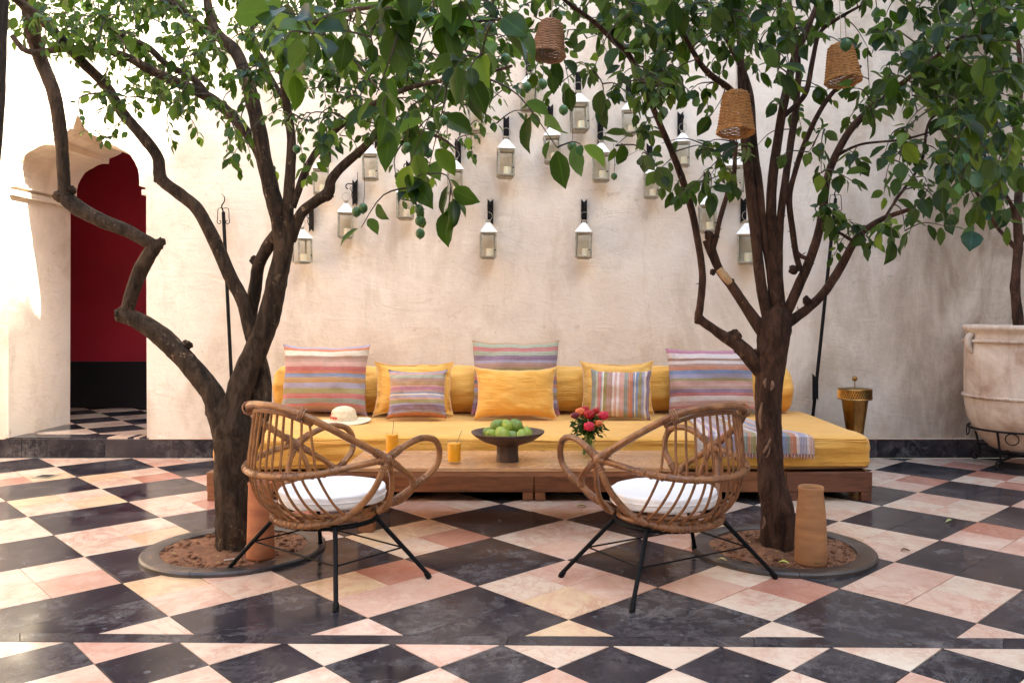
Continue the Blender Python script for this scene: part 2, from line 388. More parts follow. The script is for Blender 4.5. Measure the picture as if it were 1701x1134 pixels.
def bark(name, c1, c2, lich, la):
    m = mat(name, c1, .8, 0, .2); t = NT(m); co_ = t.coord('Object', (1, 1, .45))
    f = t.noise(co_, 14, 9, .68, .6); c = t.ramp(f, [(.38, c1), (.62, c2)])
    cr_ = t.ramp(t.noise(t.coord('Object', (1, 1, .25)), 22, 8, .75, .8), [(.42, 1.0), (.5, 0.0)]); c = t.mix(t.math('MULTIPLY', cr_, .6), c, (c1[0]*.4, c1[1]*.4, c1[2]*.4))
    k = t.ramp(t.noise(t.coord('Object', (1, 1, .7)), 26, 5, .7), [(.60, 0.0), (.66, 1.0)]); kg = t.ramp(t.noise(co_, 3, 3), [(.48, 0.0), (.62, 1.0)])
    c = t.mix(t.math('MULTIPLY', t.math('MULTIPLY', k, kg), la), c, lich)
    t.col(c); b1 = t.bump(f, 1.0, .035); t.bump(t.noise(t.coord('Object', (1, 1, .22)), 48, 7, .75), .9, .010, b1); return m
M['bark_left'] = bark('grey brown bark', (.026, .016, .010), (.092, .058, .036), (.36, .24, .15), .8)
M['bark_right'] = bark('reddish brown bark', (.032, .016, .010), (.098, .048, .030), (.36, .20, .11), .6)
M['bark_dark'] = bark('near black bark', (.018, .012, .010), (.04, .028, .022), (.08, .06, .05), .3)
M['cut_wood'] = noisy('bare cut wood', (.50, .33, .18), (.36, .21, .10), 20, .8, .3, .004)
M['scar'] = noisy('healed bark scar', (.24, .14, .085), (.13, .07, .042), 30, .85, .6, .006)
M['twig'] = noisy('green brown twigs', (.030, .024, .012), (.055, .036, .020), 30, .7, .1, .002)

def leafmat(name, dark, light, pale, trans=.38, rough=.33):
    m = bpy.data.materials.new(name); m.use_nodes = True; t = NT(m); out = t.t.nodes['Material Output']
    at = t.n('ShaderNodeAttribute'); at.attribute_name = 'rnd'; rb = t.n('ShaderNodeAttribute'); rb.attribute_name = 'rib'
    geo = t.n('ShaderNodeNewGeometry')
    c = t.ramp(at.outputs['Fac'], [(0, dark), (.35, (dark[0]*.5+light[0]*.5, dark[1]*.5+light[1]*.5, dark[2]*.5+light[2]*.5)), (.72, light), (1, pale)])
    nz = t.noise(t.coord('Object'), 22, 4); c = t.mix(t.math('MULTIPLY', nz, .35), c, (dark[0]*.7, dark[1]*.7, dark[2]*.7))
    c = t.mix(t.math('MULTIPLY', geo.outputs['Backfacing'], .45), c, (.13, .19, .07))
    rl = t.ramp(rb.outputs['Fac'], [(.88, 0.0), (.98, 1.0)]); c = t.mix(t.math('MULTIPLY', rl, .28), c, (light[0]*2.6, light[1]*2.4, light[2]*2.5))
    bl_ = t.ramp(t.noise(t.coord('Object'), 60, 5, .8), [(.64, 0.0), (.72, 1.0)]); c = t.mix(t.math('MULTIPLY', bl_, .35), c, (.16, .12, .03))
    t.col(c); t.b.inputs['Roughness'].default_value = rough; t.b.inputs['Specular IOR Level'].default_value = .2
    tl = t.n('ShaderNodeBsdfTranslucent'); t.l(t.mix(.42, c, (.15, .30, .012)), tl.inputs[0])
    mx = t.n('ShaderNodeMixShader'); mx.inputs[0].default_value = trans
    t.l(t.b.outputs[0], mx.inputs[1]); t.l(tl.outputs[0], mx.inputs[2]); t.l(mx.outputs[0], out.inputs[0]); return m
M['leaf_left'] = leafmat('lemon leaf', (.005, .017, .003), (.044, .100, .009), (.22, .34, .03), .38, .40)
M['leaf_right'] = leafmat('bitter orange leaf', (.005, .014, .002), (.032, .064, .007), (.18, .25, .025), .34, .45)
M['leaf_urn'] = leafmat('blue green leaf', (.010, .034, .020), (.030, .085, .045), (.10, .22, .06), .3, .42)

# ------------------------------------------------------------------ floor
PHI = .7636; X0, Y0 = -.2872, 3.9482
ca, sa = cos(PHI), sin(PHI)
def gp(i, j, s=.6): return Vector((X0+s*(i*ca+j*sa), Y0+s*(i*sa-j*ca)))
UA = G(0, 1051); UB = G(1701, 1059); LA = G(0, 1065); LB = G(1701, 1077)     # the two edges of the dark border band
floor = MB().grid(lambda u, v: (-8.5+15.6*u, -5+12.4*v, -.02), 1, 1).build('floor', M['grout']); tag(floor, None, None, kind='structure')
YW = F*H/(760-HY)
def clip(poly, a, b, side):
    a = Vector(a[:2]); b = Vector(b[:2]); d = b-a; n = Vector((-d.y, d.x)).normalized()*side; o = []
    for i in range(len(poly)):
        p, q = poly[i], poly[(i+1) % len(poly)]; dp = (p-a).dot(n); dq = (q-a).dot(n)
        if dp >= 0: o.append(p)
        if (dp > 0) != (dq > 0) and abs(dp-dq) > 1e-9: o.append(p+(q-p)*(dp/(dp-dq)))
    return o
def area(p): return abs(sum(p[i].x*p[(i+1) % len(p)].y-p[(i+1) % len(p)].x*p[i].y for i in range(len(p))))/2 if len(p) > 2 else 0
def slab(mb, poly, top=0.0, th=.018, ch=.0012):
    c = sum(poly, Vector((0, 0)))/len(poly); n = len(poly)
    def ring(ins, z):
        out = []
        for p in poly:
            d = c-p; L = d.length; out.append((p.x+d.x/L*ins, p.y+d.y/L*ins, z))
        return out
    vs = ring(0, top-th)+ring(0, top-ch)+ring(ch*1.4, top)
    fs = [tuple(2*n+k for k in range(n))]
    for r in (0, 1):
        for k in range(n): fs.append((r*n+k, r*n+(k+1) % n, (r+1)*n+(k+1) % n, (r+1)*n+k))
    mb.add(vs, fs)
def scr(p): return CX+F*p.x/p.y, HY+F*H/p.y
PITL = G(391, 914); PITR = G(1299, 914); PITL.z = PITR.z = 0
def lightkind(a, b, q):
    rr = random.Random(a*131+b*17+q*7+5).random(); g = random.Random(a*31+b*57).random()
    mx = scr(gp(a+.5, b+.5))[0]; bias = (mx-150)/900
    if rr < .09+.03*bias: return 'red_marble'
    if rr < .17: return 'ochre_marble'
    if rr < .30+.30*g*min(max(bias, .15), 1): return 'pink_marble'
    if rr < .62: return 'blush_marble'
    return 'cream_marble'
FIX = {(0, 0): ['cream_marble', 'pink_marble', 'ochre_marble', 'pink_marble'], (-2, 0): ['blush_marble']*4,
       (-1, -1): ['ochre_marble', 'red_marble', 'pink_marble', 'pink_marble'], (0, -2): ['ochre_marble', 'ochre_marble', 'cream_marble', 'red_marble'],
       (1, 1): ['pink_marble', 'cream_marble', 'cream_marble', 'red_marble'], (3, 1): ['ochre_marble', 'cream_marble', 'blush_marble', 'cream_marble'],
       (-2, -2): ['ochre_marble', 'pink_marble', 'blush_marble', 'cream_marble']}
tiles = []   # (poly, material, px size)
ig = .0019
for a in range(-14, 18):
    for b in range(-14, 12):
        blk = (a+b) % 2 != 0
        rr = random.Random(a*77+b*13)
        mode = 4
        if blk: mode = rr.choice([4, 2, 2, 3, 1, 1])
        cells = {4: [(0, 0, .5, .5), (.5, 0, 1, .5), (0, .5, .5, 1), (.5, .5, 1, 1)], 2: [(0, 0, 1, .5), (0, .5, 1, 1)], 3: [(0, 0, .5, 1), (.5, 0, 1, 1)], 1: [(0, 0, 1, 1)]}[mode]
        for q, (u0, v0, u1, v1) in enumerate(cells):
            poly = [gp(a+u0, b+v0), gp(a+u1, b+v0), gp(a+u1, b+v1), gp(a+u0, b+v1)]
            c = sum(poly, Vector((0, 0)))/4
            poly = [p+(c-p).normalized()*ig*1.414 for p in poly]
            if c.y < 3 or c.y > 8: continue
            poly = clip(poly, UA, UB, 1)
            if area(poly) < 2e-4: continue
            poly = clip(poly, (-9, YW-.02), (9, YW-.02), -1)
            if area(poly) < 2e-4: continue
            c = sum(poly, Vector((0, 0)))/len(poly)
            if c.x < -6.4 or c.x > 6.9: continue
            if (c-PITL.xy).length < .2 or (c-PITR.xy).length < .2: continue
            m_ = 'black_marble' if blk else (FIX.get((a, b), [None]*4)[q] or lightkind(a, b, q))
            x_, y_ = scr(c); vis = -40 < x_ < 1741
            tiles.append((poly, m_, vis, (-c.y)))
P1 = G(730.7, 1107)
def gf(i, j): return Vector((P1.x+.3*(i*ca+j*sa), P1.y+.3*(i*sa-j*ca)))
for a in range(-16, 20):
    for b in range(-16, 16):
        poly = [gf(a, b), gf(a+1, b), gf(a+1, b+1), gf(a, b+1)]
        c = sum(poly, Vector((0, 0)))/4
        if c.y > 3.6 or c.y < 1.0 or abs(c.x) > 3.2: continue
        poly = [p+(c-p).normalized()*ig*1.414 for p in poly]
        poly = clip(poly, LA, LB, -1)
        if area(poly) < 2e-4: continue
        c = sum(poly, Vector((0, 0)))/len(poly); blk = (a+b) % 2 == 0
        rr = random.Random(a*5+b*91).random()
        m_ = 'black_marble' if blk else ('pink_marble' if rr < .10 else 'ochre_marble' if rr < .2 else 'cream_marble')
        x_, y_ = scr(c); tiles.append((poly, m_, y_ < 1200 and -60 < x_ < 1760, -c.y))
for k in range(-5, 8):   # border band slabs
    t0, t1 = k*.24+.02, (k+1)*.24+.02
    L = lambda A, B, t: (A+(B-A)*t).xy
    g = .0012
    poly = [L(UA, UB, t0)+Vector((g, -g)), L(UA, UB, t1)+Vector((-g, -g)), L(LA, LB, t1)+Vector((-g, g)), L(LA, LB, t0)+Vector((g, g))]
    tiles.append((poly, 'black_marble', -.1 < t0 < 1.05, 0))
tiles.sort(key=lambda t: (not t[2], -t[3]))
rest = {}
shared = {}
for n_, (poly, m_, vis, _) in enumerate(tiles):
    if n_ < 296 and vis:
        c = sum(poly, Vector((0, 0)))/len(poly)
        key = (m_, len(poly), tuple((round(p.x-c.x, 4), round(p.y-c.y, 4)) for p in poly))
        if key not in shared:
            mb = MB(); slab(mb, [p-c for p in poly]); shared[key] = mb.mesh('tile', M[m_], sm=False)
        o = bpy.data.objects.new('tile', shared[key]); C.objects.link(o); o.parent = floor
        o.location = (c.x, c.y, R_.uniform(-.0008, .0008)); o.rotation_euler = (R_.gauss(0, .0024), R_.gauss(0, .0024), 0)
    else:
        slab(rest.setdefault(m_, MB()), poly, R_.uniform(-.0006, .0006))
mb = MB(); ml = []
for k_, v_ in rest.items():
    mb.add(v_.v, v_.f, len(ml)); ml.append(M[k_])
mb.build('tiles', ml, floor, sm=False, kind='stuff')

# ------------------------------------------------------------------ courtyard wall with the arched doorway
YB = F*(H-.176)/(703-HY)      # back face of the doorway
AX = (129-CX)/F*YW            # doorway centre
ZP = .176                     # plinth height
s_ = YW/F
half = [(0, 190), (4, 197), (7, 203), (12, 213), (20, 221), (30, 226), (41, 230), (42, 240), (55, 240), (64, 243), (72, 248), (80, 252), (87, 257), (95, 269), (100, 280), (102, 290), (102.5, 309), (112, 311), (114, 320), (114, 400), (115, 727)]
def zz(py): return H-(py-HY)*s_
prof = [(AX+dx*s_, zz(py)) for dx, py in reversed(half[:-1])]      # right side upward to the tip
prof = [(AX+half[-1][0]*s_, ZP)]+prof+[(AX-dx*s_, zz(py)) for dx, py in half[1:-1]]+[(AX-half[-1][0]*s_, ZP)]
WX0, WX1, WZ = -8.4, 7.0, 6.4
wall = thing('courtyard_wall', 'tall cream plastered courtyard wall with a scalloped arched doorway at its left end', 'wall', (0, YW, 0))
from mathutils.geometry import tessellate_polygon
pts2 = [(x, z) for x, z in prof]+[(WX0, ZP), (WX0, WZ), (WX1, WZ), (WX1, ZP)]
n_ = len(pts2); tr_ = tessellate_polygon([[Vector((x, z, 0)) for x, z in pts2]])
vs_a = [(x, YW, z) for x, z in pts2]+[(x, YB, z) for x, z in pts2]
fs_a = []
for t_ in tr_:
    p_ = [Vector(vs_a[i]) for i in t_]; nn = (p_[1]-p_[0]).cross(p_[2]-p_[0]); t_ = tuple(t_) if nn.y < 0 else tuple(reversed(t_))
    fs_a.append(t_); fs_a.append(tuple(i+n_ for i in reversed(t_)))
for k in range(n_): fs_a.append((k, (k+1) % n_, n_+(k+1) % n_, n_+k))
bm = bmesh.new(); vv = [bm.verts.new(v) for v in vs_a]
for f in fs_a: bm.faces.new([vv[i] for i in f])
bmesh.ops.recalc_face_normals(bm, faces=bm.faces[:]); bm.verts.index_update()
mb = MB(); mb.add([v.co for v in bm.verts], [[v.index for v in f.verts] for f in bm.faces]); bm.free()
mb.build('plaster_face', M['plaster'], wall, sm=False)
mb = MB(); mb.box((WX0, YW+.012, 0), (WX1, YB, ZP-.012), 0); mb.build('plinth_core', M['grout'], wall)
x = WX0
k = 0
while x < WX1-.05:     # black marble riser slabs along the foot of the wall
    x1 = min(x+[.78, .74, .80, .71][k % 4], WX1)
    c_ = Vector(((x+x1)/2, YW, ZP/2)); mb = MB(); mb.box((x+.0015, YW-.016, .002), (x1-.0015, YW+.012, ZP-.012), .002)
    me = mb.mesh('riser_slab', M['black_marble'], c_, False); o = bpy.data.objects.new('riser_slab', me); C.objects.link(o); o.parent = wall; o.location = c_-OFF[wall.name]
    x = x1; k += 1
mb = MB(); mb.box((AX+.64, YW-.020, ZP-.0105), (WX1, YW+.03, ZP-.0005), .002); mb.box((WX0, YW-.020, ZP-.0105), (AX-.64, YW+.03, ZP-.0005), .002); mb.build('plinth_nosing', M['cream_marble'], wall, sm=False)
for sd in (-1, 1):     # impost mouldings running through the doorway
    xx = AX+sd*114*s_; mb = MB()
    mb.box((min(xx, xx-sd*.045), YW+.002, 2.335), (max(xx, xx-sd*.045)+.0, YB-.003, 2.385), .004); mb.build('impost_moulding', M['plaster_plain'], wall)

# threshold and passage behind the doorway
room = thing('passage_room', 'dim crimson passage with a black dado seen through the doorway', 'room', (AX, YB, ZP))
RY = F*(H-ZP)/(677-HY)
mb = MB(); mb.box((-7.4, RY, .72), (-4.05, RY+.12, 4.2), 0); rot = Matrix.Rotation(radians(-28), 3, 'Z')
mb.box((-4.05, RY, .72), (-1.8, RY+.12, 4.2), 0, Matrix.Rotation(radians(16), 3, 'Z'), (-4.05, RY, 0))
mb.box((-7.4, YB+.001, ZP), (-7.3, RY, 4.2), 0); mb.box((-1.7, YB+.001, ZP), (-1.6, RY+.2, 4.2), 0); mb.box((-7.4, YB+.01, 4.2), (-1.6, RY+.2, 4.3), 0)
mb.build('painted_wall', M['red_wall'], room)
mb = MB(); mb.box((-7.3, RY-.004, ZP), (-4.055, RY+.12, .719), 0); mb.box((-4.05, RY-.004, ZP), (-1.8, RY+.12, .719), 0, Matrix.Rotation(radians(16), 3, 'Z'), (-4.05, RY, 0))
mb.build('dado', M['dado'], room)
pf = MB().grid(lambda u, v: (-7.3+5.6*u, YW+.012+(RY+.9-YW)*v, ZP-.014), 1, 1).build('passage_floor', M['grout']); tag(pf, None, None, kind='structure')
for sgn in (0,):
    O_ = G(202, 698, ZP).xy; d1 = Vector((.66, -.751)); d2 = Vector((.751, .66)); sI = .425
    for a in range(-9, 8):
        for b in range(-8, 8):
            poly = [O_+d1*sI*a+d2*sI*b, O_+d1*sI*(a+1)+d2*sI*b, O_+d1*sI*(a+1)+d2*sI*(b+1), O_+d1*sI*a+d2*sI*(b+1)]
            c = sum(poly, Vector((0, 0)))/4
            if c.x < -6.6 or c.x > -2.4 or c.y > RY+.6: continue
            poly = [p+(c-p).normalized()*.002 for p in poly]
            poly = clip(poly, (-9, YW+.215), (9, YW+.215), 1)
            if area(poly) < 2e-4: continue
            mb = MB(); c = sum(poly, Vector((0, 0)))/len(poly); slab(mb, [p-c for p in poly], 0, .012)
            o = bpy.data.objects.new('tile', mb.mesh('tile', M['black_marble' if (a+b) % 2 == 0 else 'cream_marble'], sm=False)); C.objects.link(o); o.parent = pf; o.location = (c.x, c.y, ZP+R_.uniform(-.0005, .0005))
k = 0; x = AX-.72
while x < AX+.72:
    wd = R_.choice([.055, .062, .07, .05]); m_ = 'cream_marble' if -3.95 < x < -3.60 and k % 4 else 'black_marble'
    mb = MB(); mb.box((-wd/2+.002, -.098, -.012), (wd/2-.002, .098, 0), .001)
    o = bpy.data.objects.new('threshold_tile', mb.mesh('threshold_tile', M[m_], sm=False)); C.objects.link(o); o.parent = pf; o.location = (x+wd/2, YW+.112, ZP+.001); x += wd; k += 1

# other sides of the courtyard (they shade it; outside the frame)
b_ = thing('side_building', 'tall plastered building on the right side of the courtyard', 'building', (7.0, 1, 0))
MB().box((7.0, -9, 0), (8.0, YW+1, 13.33), .01).build('plaster_face', M['plaster_plain'], b_)
MB().box((6.96, -9, 13.33), (8.04, YW+1, 13.41), .01).build('coping', M['plaster_plain'], b_)
b2 = MB().box((-9.4, -5, 0), (-8.4, YW-.003, 7.5), .01).build('side_wall', plaster('ochre plaster', (.34, .25, .17), (.29, .20, .14), (.24, .13, .09), (.16, .09, .06))); tag(b2, 'unseen left courtyard wall, height and ochre colour chosen to dim the left side', 'wall')  # out of view; dark ochre and height chosen to cut light from the left
b3 = MB().box((-8.4, -6, 0), (6.99, -5, 11.0), .01).build('rear_wall', M['plaster_plain']); tag(b3, 'unseen plastered courtyard wall behind the viewpoint, raised so light falls from above', 'wall')  # out of view; height raised to make the light more top-down

rs = thing('added_roof_shrub', 'unseen leafy shrub added on the roof edge to dapple the doorway jamb', 'shrub', (7.25, 2.8, 13.41))  # invented out-of-view shrub, placed to throw leaf dapples on the left jamb
MB().box((7.05, 2.0, 13.412), (7.4, 3.6, 13.58), .01).build('planter', M['terracotta'], rs)
mb = MB(); ms = MB(); rq = random.Random(21)
for _ in range(16):
    b0 = Vector((7.22, rq.uniform(2.1, 3.5), 13.56)); e0 = b0+Vector((rq.uniform(-.25, .1), rq.uniform(-.3, .3), rq.uniform(.12, .42))); ms.tube([b0, b0.lerp(e0, .5)+Vector((.05, 0, .05)), e0], .012, 5, 3)
    for _k in range(5):
        p = b0.lerp(e0, rq.uniform(.35, 1.1))+Vector((rq.uniform(-.12, .12), rq.uniform(-.15, .15), rq.uniform(-.1, .1))); d_ = Vector((rq.gauss(0, 1), rq.gauss(0, 1), rq.gauss(0, 1))).normalized(); o_ = d_.orthogonal().normalized(); L_ = rq.uniform(.22, .36)
        mb.add([p, p+d_*L_*.5+o_*L_*.28, p+d_*L_, p+d_*L_*.5-o_*L_*.28], [(0, 1, 2, 3)])
ms.build('stems', M['twig'], rs, kind='stuff'); mb.build('leaves', M['leaf_left'], rs, sm=False, kind='stuff')

# ------------------------------------------------------------------ tree pits
def pit(c, r, lab):
    t = thing('tree_pit', lab, 'tree pit', c, 'round stone rimmed tree pits')
    seg = 10
    for k in range(seg):     # kerb stones
        a0, a1 = 2*pi*k/seg+.0025+.2, 2*pi*(k+1)/seg-.0025+.2; mb = MB(); vs = []; fs = []; n = 8
        for i in range(n+1):
            a = a0+(a1-a0)*i/n
            for rr, z in ((r*.79, .0), (r*.79, .019), (r*.80, .022), (r-.010, .024), (r, .016), (r, .0)): vs.append(c+Vector((rr*cos(a), rr*sin(a), z)))
        for i in range(n):
            for j in range(5): fs.append((i*6+j, i*6+j+1, (i+1)*6+j+1, (i+1)*6+j))
        fs += [tuple(range(6)), tuple(n*6+j for j in range(5, -1, -1))]
        mb.add(vs, fs).build('kerb_stone', M['concrete'], t, sm=True)
    def sf(u, v):
        rr = r*.80*v; a = 2*pi*u; p = c+Vector((rr*cos(a), rr*sin(a), 0)); h = .012+.022*noise.noise(p*7)+.012*noise.noise(p*24)+.006*noise.noise(p*60)
        return p+Vector((0, 0, max(h+.012*(1-v), .004)))
    MB().grid(sf, 72, 18).build('soil', M['soil'], t, kind='stuff')
    mb = MB(); rn = random.Random(int(r*1000)+int(c.x*10))
    for _ in range(420):
        a = rn.uniform(0, 2*pi); q = r*.78*math.sqrt(rn.random()); p = c+Vector((q*cos(a), q*sin(a), .016)); s = rn.uniform(.003, .010)
        mb.ball(p, s, 6, (1, rn.uniform(.6, 1.3), rn.uniform(.5, .9)))
    mb.build('soil_crumbs', M['soil'], t, sm=False, kind='stuff')
    mb = MB(); ml_ = MB()
    for _ in range(70):
        a = rn.uniform(0, 2*pi); q = r*.75*math.sqrt(rn.random()); p = c+Vector((q*cos(a), q*sin(a), .020)); mb.ball(p, rn.uniform(.008, .019), 8, (1, rn.uniform(.6, 1.2), rn.uniform(.4, .7)))
    for _ in range(26):
        a = rn.uniform(0, 2*pi); q = r*rn.uniform(.15, .95); p = c+Vector((q*cos(a), q*sin(a), .038)); d_ = Vector((rn.gauss(0, 1), rn.gauss(0, 1), rn.uniform(-.1, .25))).normalized(); o_ = Vector((-d_.y, d_.x, rn.uniform(-.3, .3))).normalized(); L_ = rn.uniform(.014, .034)
        ml_.add([p, p+d_*L_*.5+o_*L_*.22, p+d_*L_, p+d_*L_*.5-o_*L_*.22+Vector((0, 0, .004))], [(0, 1, 2, 3)])
    mb.build('clods', M['soil'], t, sm='all', kind='stuff'); ml_.build('leaf_litter', mat('dry leaf litter', (.26, .17, .06), .8), t, sm=False, kind='stuff')
    return t
pit(PITL.copy(), .475, 'round grey stone rim with brown soil around the left tree')
pit(PITR.copy(), .485, 'round grey stone rim with brown soil around the right tree')

# ------------------------------------------------------------------ trees: limbs
class Tree:
    def __init__(s, name, lab, base, bark_, depth, base_group=None):
        s.t = thing(name, lab, 'tree', base, base_group); s.nodes = []; s.bark = bark_; s.d = depth
    def limb(s, pts, name='limb', lump=.10, mat_=None, seg=12, node=True):
        """pts: (px, py, width_px[, depth]) read at the tree's own depth"""
        P = []; Rr = []
        for q in pts:
            Y = q[3] if len(q) > 3 else s.d
            P.append(W(q[0], q[1], Y)); Rr.append(max(q[2]*Y/F/2, .003))
        mb = MB(); mb.tube(P, Rr, seg, 7, lump=lump, seed=len(s.nodes)*.37)
        o = mb.build(name, mat_ or s.bark, s.t)
        if node:
            PP, RR = smooth(P, Rr, 5)
            s.nodes += [(p, r) for p, r in zip(PP, RR)]
        return o
    def knot(s, px, py, wpx, Y=None, name='knot'):
        Y = Y or s.d; p = W(px, py, Y); r = wpx*Y/F/2*.86; rr_ = random.Random(px*7+py); mb = MB(); mb.ball((0, 0, 0), r, 18)
        q = Euler((rr_.uniform(0, 6), rr_.uniform(0, 6), rr_.uniform(0, 6))).to_matrix(); sd = rr_.uniform(0, 50)
        def dd(v):
            u = Vector(v).normalized(); k = 1+.45*noise.noise(u*1.6+Vector((sd, 0, 0)))+.28*noise.noise(u*4.5+Vector((0, sd, 0)))
            return tuple(p+q @ (Vector((v[0]*1.12, v[1]*.85, v[2]))*k))
        mb.v = [dd(v) for v in mb.v]
        return mb.build(name, s.bark, s.t, sm='all')
LD, RD = PITL.y, PITR.y
LT = Tree('lemon_tree', 'gnarled lemon tree with a zigzag limb rising behind the left chair', PITL, M['bark_left'], LD)
LT.limb([(391, 930, 70), (390, 905, 60), (389, 860, 58), (388, 800, 57), (388, 750, 62), (389, 712, 62), (392, 675, 46), (402, 635, 42), (428, 575, 38), (446, 529, 36), (460, 470, 34), (470, 420, 30), (480, 370, 26)], 'trunk', .13, seg=22)
LT.limb([(386, 790, 28), (382, 740, 46), (366, 688, 42), (350, 650, 37), (310, 600, 34), (265, 556, 34), (228, 532, 28), (205, 524, 24)], lump=.13)
LT.limb([(206, 528, 20), (216, 498, 22), (228, 460, 24), (244, 430, 25), (262, 404, 20)], lump=.2)
LT.limb([(264, 410, 14), (246, 402, 22), (212, 384, 22), (170, 367, 24), (130, 346, 26), (106, 326, 24)], lump=.13)
LT.limb([(108, 330, 18), (106, 300, 20), (103, 250, 19), (98, 200, 21), (88, 150, 21), (68, 100, 22), (55, 55, 24, 4.45), (46, 0, 24, 4.4), (36, -80, 18, 4.3), (20, -160, 12, 4.2)])
for q in ((200, 522, 26), (266, 404, 20), (102, 326, 26), (120, 316, 16), (312, 572, 18), (313, 614, 20), (352, 684, 22), (365, 665, 16)): LT.knot(*q)
LT.limb([(262, 408, 10), (268, 402, 8), (274, 402, 7)], node=False)
LT.limb([(432, 610, 12), (417, 560, 20), (404, 502, 22), (381, 456, 22), (355, 397, 22), (328, 348, 21), (298, 322, 21), (268, 297, 20), (262, 261, 18), (238, 228, 18), (204, 188, 18), (174, 141, 17, 4.5), (137, 104, 17, 4.4), (77, 40, 16, 4.25), (34, 5, 14, 4.15), (-20, -40, 10, 4)])
LT.knot(264, 298, 18)
LT.limb([(396, 800, 32, LD+.02), (402, 750, 50, LD+.03), (418, 708, 48, LD+.05), (432, 668, 38, LD+.08), (435, 620, 27, LD+.1), (424, 570, 24, LD+.1), (416, 530, 22, LD+.1), (424, 480, 22, LD+.08), (430, 440, 20, LD+.05), (450, 402, 22, LD+.03), (468, 380, 20)], 'stem', .1)
LT.knot(422, 432, 16, LD+.05)
LT.limb([(476, 385, 22), (481, 301, 18), (484, 234, 15), (475, 167, 14), (467, 100, 12, 4.4), (462, 33, 12, 4.3), (460, -60, 10, 4.2)])
LT.limb([(470, 420, 28), (462, 360, 27), (443, 285, 27), (427, 201, 25), (410, 134, 22), (392, 87, 20, LD+.1), (358, 50, 16, LD+.15), (345, 5, 14, LD+.2), (340, -60, 10, LD+.3)], lump=.13)
LT.limb([(360, 58, 14, LD+.15), (330, 42, 13, LD+.1), (295, 12, 12, LD), (250, -30, 9, LD-.1)])
LT.limb([(482, 400, 20), (500, 356, 18), (524, 335, 18), (545, 320, 20), (550, 300, 16), (567, 278, 15), (601, 248, 14), (625, 222, 12, 4.4), (640, 190, 9, 4.3), (652, 150, 7, 4.2)])
LT.knot(546, 324, 20)
LT.limb([(486, 345, 12), (495, 318, 12), (510, 278, 12), (534, 241, 11), (567, 208, 11, 4.45), (614, 177, 10, 4.25), (650, 158, 9, 4.05), (690, 143, 8, 3.85), (735, 134, 7, 3.65), (790, 126, 6, 3.45), (850, 110, 5, 3.3)])
LT.limb([(443, 290, 18), (425, 243, 18), (395, 203, 18), (352, 165, 18), (302, 141, 17, LD-.05), (251, 117, 15, LD-.1), (208, 94, 13, LD-.15), (168, 84, 11, LD-.15), (114, 80, 11, LD-.2), (50, 87, 10, LD-.2), (20, 60, 8, LD-.2)])
LT.limb([(350, 166, 12), (320, 130, 12), (278, 108, 11), (245, 78, 10), (215, 66, 8), (170, 40, 6, LD-.1)])
LT.limb([(463, 120, 8), (500, 70, 9, 4.2), (530, 35, 8, 4.0), (580, 18, 8, 3.75), (640, 12, 7, 3.5), (700, 25, 6, 3.3), (780, 35, 5, 3.15), (860, 30, 4, 3.05)])
LT.limb([(530, 37, 6, 4.0), (545, 50, 5, 3.95), (580, 90, 4, 3.8), (630, 150, 3, 3.7)])
LT.limb([(640, 160, 7, 4.3), (665, 212, 6, 4.1), (690, 220, 8, 4.0), (730, 228, 5, 3.9), (760, 250, 3, 3.85)])
LT.limb([(468, 160, 7), (420, 60, 8, 4.8), (430, -40, 6, 4.9)])

RT = Tree('orange_tree', 'bitter orange tree with a fan of straight upright limbs behind the right chair', PITR, M['bark_right'], RD)
RT.limb([(1291, 938, 66), (1291, 915, 58), (1291, 880, 54), (1292, 850, 54), (1284, 815, 48), (1280, 780, 43), (1278, 720, 42), (1277, 660, 44), (1281, 600, 50), (1287, 550, 54), (1291, 525, 46), (1293, 510, 24)], 'trunk', .07, seg=20, node=False)
RT.knot(1300, 852, 34)
RT.limb([(1268, 622, 26), (1245, 592, 27), (1225, 572, 24), (1206, 561, 20), (1185, 546, 15), (1162, 528, 14), (1163, 508, 13), (1167, 459, 12), (1159, 399, 12), (1148, 345, 12), (1134, 300, 12, 4.4), (1120, 262, 11, 4.35), (1100, 215, 10, 4.3), (1076, 160, 10, 4.25), (1048, 97, 10, 4.15), (1021, 70, 9, 4.05), (987, 37, 8, 3.95), (950, 10, 7, 3.85), (900, -30, 5, 3.7)])
for q in ((1221, 558, 24), (1228, 582, 18), (1160, 530, 16), (1255, 585, 14), (1284, 515, 22), (1275, 505, 16)): RT.knot(*q)
RT.limb([(1285, 572, 28), (1262, 543, 22), (1238, 508, 18), (1214, 473, 16), (1196, 450, 15), (1185, 425, 16), (1176, 398, 18)])
mb = MB(); mb.tube([W(1194, 447, RD-.03), W(1203, 458, RD-.035), W(1213, 470, RD-.03)], [.018, .024, .016], 8, 4); mb.build('bare_wood_patch', M['cut_wood'], RT.t)
for q in ((1178, 392, 20), (1184, 452, 12), (1216, 468, 10)): RT.knot(*q)
RT.limb([(1184, 410, 12), (1190, 392, 9), (1196, 363, 9), (1210, 318, 8), (1219, 291, 8), (1221, 260, 7), (1223, 236, 7)])
